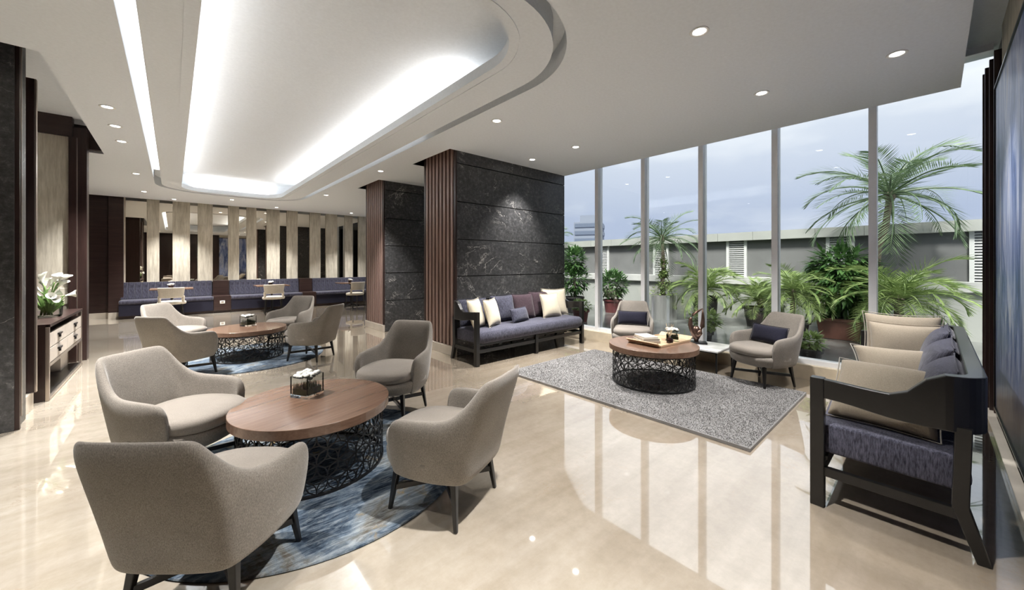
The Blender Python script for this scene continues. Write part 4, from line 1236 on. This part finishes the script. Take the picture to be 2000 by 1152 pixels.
for k in range(14):
    y = yy + k * per
    obj('coping', cop, 'parapet_paint', pw, loc=(XP, y - .19, 0)); obj('coping', cop2, 'parapet_paint', pw, loc=(XP, y + .594, 0))
    obj('post', pst, 'louver_paint', pw, loc=(XP, y, 0)); obj('post', pst, 'louver_paint', pw, loc=(XP, y + .40, 0))
    obj('recessed_panel', pnl, 'parapet_panel', pw, loc=(XP, y + .40, 0))
    if -2 < y < 9:
        lv_ = bpy.data.objects.new('louver_vent', None); COL.objects.link(lv_); lv_.parent = pw; lv_.location = (XP, y + .03, 0)
        for j in range(17): obj('louver_slat', slm, 'louver_paint', lv_, loc=(0, 0, 1.05 + j * .051))

# ---- pots and planting
def leaf_quad(b, base, tip, w, up=Vector((0, 0, 1)), fold=.25):
    base = Vector(base); tip = Vector(tip); d = tip - base; l = d.length
    if l < 1e-5: return
    d.normalize(); s = d.cross(up)
    if s.length < 1e-3: s = Vector((1, 0, 0))
    s.normalize(); n = s.cross(d)
    m = base + d * l * .45
    b.add([base, m + s * w + n * w * fold, tip, m - s * w + n * w * fold, m], [(0, 1, 4), (1, 2, 4), (0, 4, 3), (4, 2, 3)])
def frond_mesh(name, L, droop, rise, pairs, leaf, lw, vee=.5, seed=0, dro=.25):
    """frond springing from the origin along +X"""
    R = random.Random(seed); b = MB(); pts = []
    n = 14
    ang = rise; p = Vector((0, 0, 0)); step = L / n
    for i in range(n + 1):
        pts.append(p.copy())
        p = p + Vector((cos(ang), 0, sin(ang))) * step
        ang -= droop / n * (.5 + 1.0 * i / n)
    b.tube(pts, [.014 * (1 - .85 * i / n) * max(.6, L) for i in range(n + 1)], 5)
    for i in range(pairs):
        t = .10 + .90 * i / (pairs - 1)
        f = t * n; k = min(int(f), n - 1); q = pts[k].lerp(pts[k + 1], f - k)
        d = (pts[k + 1] - pts[k]).normalized()
        ll = leaf * (sin(pi * (0.12 + .86 * t)) ** .6) * R.uniform(.85, 1.1)
        up = Vector((0, 1, 0)).cross(d) * -1
        for s in (1, -1):
            dirv = (d * (.55 + .5 * t) + Vector((0, s, 0)) * .9 + up * vee * R.uniform(.5, 1.2)).normalized()
            tip = q + dirv * ll + Vector((0, 0, -ll * dro * R.uniform(.5, 1.3)))
            leaf_quad(b, q, tip, lw, Vector((0, 0, 1)))
    return b.mesh(name)
def pot(t, r0, r1, h, mat, square=False, rim=True):
    if square:
        b = MB(); k = .92
        b.add([(-r0, -r0, 0), (r0, -r0, 0), (r0, r0, 0), (-r0, r0, 0), (-r1, -r1, h), (r1, -r1, h), (r1, r1, h), (-r1, r1, h)],
              [(0, 3, 2, 1), (0, 1, 5, 4), (1, 2, 6, 5), (2, 3, 7, 6), (3, 0, 4, 7), (4, 5, 6, 7)])
        b.build('pot', mat, t, bevel=.012)
        MB().box(-r1 - .02, -r1 - .02, h - .05, r1 + .02, r1 + .02, h).build('pot_rim', mat, t, bevel=.008)
        MB().box(-r1 * k, -r1 * k, h - .01, r1 * k, r1 * k, h + .012).build('soil', 'soil', t)
    else:
        MB().lathe([(r0, 0), (r1, h), (r1 * .93, h), (r1 * .90, h - .04)], 28).build('pot', mat, t, smooth=False)
        if rim: MB().lathe([(r1, h - .05), (r1 + .02, h - .045), (r1 + .02, h), (r1 - .01, h + .004)], 28, close=False).build('pot_rim', mat, t)
        MB().lathe([(r1 * .92, h - .05), (r1 * .9, h - .03)], 20).build('soil', 'soil', t)
GP = 'potted plants on the terrace'
def palm(name, label, loc, trunk, fronds, meshes, mat, seed, tr=.06, tilt=(-.2, 1.25), fs=1.0, potargs=None, bush=None):
    R = random.Random(seed)
    t = thing(name, label, 'palm', loc, group=GP)
    if potargs: pot(t, *potargs)
    top = Vector(trunk[-1])
    if len(trunk) > 1:
        n = len(trunk); MB().tube(trunk, [tr * (1.15 - .45 * i / (n - 1)) for i in range(n)], 10).build('trunk', 'bark', t, smooth=True)
        MB().lathe([(tr * .6, top.z - .14), (tr * 1.35, top.z - .05), (tr * 1.2, top.z + .02), (tr * .5, top.z + .10)], 12, top.x, top.y).build('crown_shaft', 'bark', t, smooth=True)
    for k in range(fronds):
        a = 2.4 * k + R.uniform(-.25, .25); q = k / max(1, fronds - 1)
        el = tilt[0] + (tilt[1] - tilt[0]) * q + R.uniform(-.1, .1)
        s = fs * R.uniform(.85, 1.12)
        o = obj('frond', meshes[k % len(meshes)], mat, t, loc=tuple(top), rot=(R.uniform(-.25, .25), -el, a)); o.scale = (s, s, s)
    return t
FR = [frond_mesh('frond', 1.25, 1.4, .0, 36, .38, .0068, .35, 1, .28), frond_mesh('frond', 1.2, 1.8, .1, 36, .36, .0068, .35, 2, .3), frond_mesh('frond', 1.3, 1.0, .0, 38, .38, .0068, .45, 3, .22)]
FA = [frond_mesh('frond', .72, 1.9, .1, 34, .24, .0058, .35, 4, .25), frond_mesh('frond', .78, 1.5, .1, 34, .25, .0058, .45, 5, .2), frond_mesh('frond', .66, 2.3, .2, 32, .22, .0058, .4, 6, .3)]
GZ = -.02
# tall curved palm at the right
palm('feather_palm', 'tall curved palm tree with open crown behind the right-hand window panes', (9.35, .62, GZ),
     [(0, .05, .3), (0, .06, .9), (0, .08, 1.3), (0, .05, 1.65), (0, -.05, 2.05), (0, -.10, 2.58)], 32, FR, 'palm_leaf', 61, .062, (-.55, 1.15), 1.12, (.26, .28, .58, 'chrome', False, False))
# tall straight palm in a polished steel planter, ivy round its foot
pz = palm('feather_palm', 'slender palm tree in polished steel drum planter, left of the right-hand palms', (9.15, 4.52, GZ),
     [(0, 0, .45), (-.03, .02, .9), (-.01, .0, 1.4), (-.05, .02, 2.0)], 28, FR, 'palm_leaf', 62, .05, (-.55, 1.15), .80, (.30, .30, .60, 'chrome', False, False))
def foliage(t, name, blobs, count, ll, lw, mat, seed, droop=.3, outward=.8):
    R = random.Random(seed); b = MB()
    for _ in range(count):
        cx, cy, cz, rx, ry, rz = blobs[R.randrange(len(blobs))]
        a = R.random() * 6.283; z = R.uniform(-1, 1); q = sqrt(1 - z * z); rad = R.uniform(.55, 1.0)
        d = Vector((q * cos(a), q * sin(a), z))
        p = Vector((cx + d.x * rx * rad, cy + d.y * ry * rad, cz + d.z * rz * rad))
        dirv = (d * outward + Vector((R.uniform(-.5, .5), R.uniform(-.5, .5), R.uniform(-.2, .6) - droop))).normalized()
        l = ll * R.uniform(.65, 1.2)
        leaf_quad(b, p, p + dirv * l, lw * R.uniform(.8, 1.15))
    o = b.build(name, mat, t); o['kind'] = 'stuff'
    return o
foliage(pz, 'ivy', [(0, 0, .66, .34, .34, .14), (-.02, 0, .95, .15, .15, .28), (0, 0, 1.25, .11, .11, .25)], 520, .10, .028, 'areca_leaf', 63)
def shrub(name, label, loc, potargs, blobs, count, ll, lw, mat, seed, stems=4, droop=.3):
    t = thing(name, label, 'plant', loc, group=GP)
    pot(t, *potargs)
    R = random.Random(seed + 5); h = potargs[2]
    zt = max(b[2] for b in blobs)
    for k in range(stems):
        a = R.random() * 6.28
        MB().tube([(.03 * cos(a), .03 * sin(a), h - .04), (.08 * cos(a), .08 * sin(a), (h + zt) / 2), (.14 * cos(a), .14 * sin(a), zt)], [.016, .012, .006], 6).build('stem', 'bark', t)
    foliage(t, 'foliage', blobs, count, ll, lw, mat, seed, droop)
    return t
shrub('leafy_shrub', 'dense dark green shrub in a dark pot beside the marble pier', (8.4, 6.75, GZ), (.20, .26, .45, 'dark_pot'),
      [(0, 0, .95, .40, .40, .42), (0, 0, 1.45, .30, .30, .36)], 1300, .16, .035, 'ficus_leaf', 64)
shrub('leafy_shrub', 'round dark green shrub in a maroon pot, second plant from the pier', (9.3, 6.10, GZ), (.20, .25, .36, 'maroon_pot'),
      [(0, 0, .78, .42, .42, .36)], 800, .17, .035, 'ficus_leaf', 65)
shrub('low_plant', 'small green plant in a maroon pot behind the far sofa arm', (7.2, 5.6, GZ), (.15, .19, .28, 'maroon_pot'),
      [(0, 0, .38, .22, .22, .12)], 200, .09, .03, 'areca_leaf', 66)
shrub('broadleaf_shrub', 'large long-leaved shrub in a square terracotta pot', (9.2, 1.15, GZ), (.27, .32, .38, 'terracotta', True),
      [(0, 0, .92, .56, .56, .44), (0, 0, 1.30, .48, .48, .32)], 1500, .28, .036, 'ficus_leaf', 67, droop=.7)
shrub('variegated_plant', 'pale variegated plant in a grey pot behind the bronze sculpture', (6.75, 2.62, GZ), (.10, .13, .22, 'dark_pot'),
      [(0, 0, .40, .24, .24, .16)], 260, .11, .034, 'pale_leaf', 68)
shrub('variegated_plant', 'small pale green plant in a dark pot behind the right window armchair', (6.55, 1.14, GZ), (.11, .13, .20, 'dark_pot'),
      [(0, 0, .30, .15, .15, .10)], 170, .10, .032, 'pale_leaf', 69)
palm('bushy_palm', 'bushy green feathery palm between the steel planter and the wall vents', (9.2, 3.55, GZ), [(0, 0, .62), (0, 0, .78)], 46, FA, 'areca_leaf', 70, .05, (-.35, 1.3), 1.15, (.22, .27, .62, 'dark_pot'))
palm('bushy_palm', 'dark low feathery palm on the ledge side in a dark bowl', (9.6, 2.55, GZ), [(0, 0, .42), (0, 0, .55)], 40, FA, 'ficus_leaf', 71, .05, (-.15, 1.2), 1.1, (.25, .32, .42, 'dark_pot'))
palm('bushy_palm', 'young feathery palm with a short trunk left of the terracotta pot', (8.55, 1.75, GZ), [(0, 0, .25), (0, 0, .55), (0.02, 0, .85)], 44, FA, 'areca_leaf', 72, .045, (-.6, 1.1), 1.02, (.20, .25, .32, 'dark_pot'))
palm('bushy_palm', 'young feathery palm with arching fronds behind the near sofa', (8.6, .38, GZ), [(0, 0, .30), (0, 0, .55), (0.0, 0, .80)], 50, FA, 'areca_leaf', 73, .06, (-.45, 1.15), 1.25, (.24, .28, .36, 'chrome', False, False))
palm('feather_palm', 'palm tree mostly hidden behind the marble pier, tips of its fronds showing', (9.4, 8.75, GZ), [(0, 0, .4), (0, 0, 1.2), (0, 0, 2.0)], 14, FR, 'palm_leaf', 74, .05, (-.3, 1.2), .9, (.26, .28, .5, 'maroon_pot'))

# ---- town beyond the parapet
def tower(name, label, cx, cy, w, d, h, z0, floors, rz):
    t = thing(name, label, 'building', (cx, cy, z0), rz, 'buildings on the skyline')
    MB().box(-w / 2, -d / 2, 0, w / 2, d / 2, h).build('wall', 'tower_concrete', t)
    fh = h / floors
    me = MB().box(-w * .46, -d / 2 - .3, 0, w * .46, -d / 2, fh * .5).box(-w / 2 - .3, -d * .46, 0, -w / 2, d * .46, fh * .5).mesh('window_band')
    for k in range(floors): obj('window_band', me, 'tower_glass', t, loc=(0, 0, fh * (k + .3)))
    MB().box(-w * .3, -d * .3, h, w * .3, d * .3, h + fh).build('roof_plant', 'tower_concrete', t)
tower('tower_block', 'pale grey tower block on the skyline left of the slender palm', 132, 98, 13, 11, 40, -21.5, 13, .5)
tower('low_building', 'low grey roofline with a chimney right of the marble pier', 128, 118, 22, 14, 24, -16, 6, .5)
tower('mast_building', 'narrow building with a dark cap beside the pier', 127, 110.5, 2.6, 3, 27, -16, 7, .5)
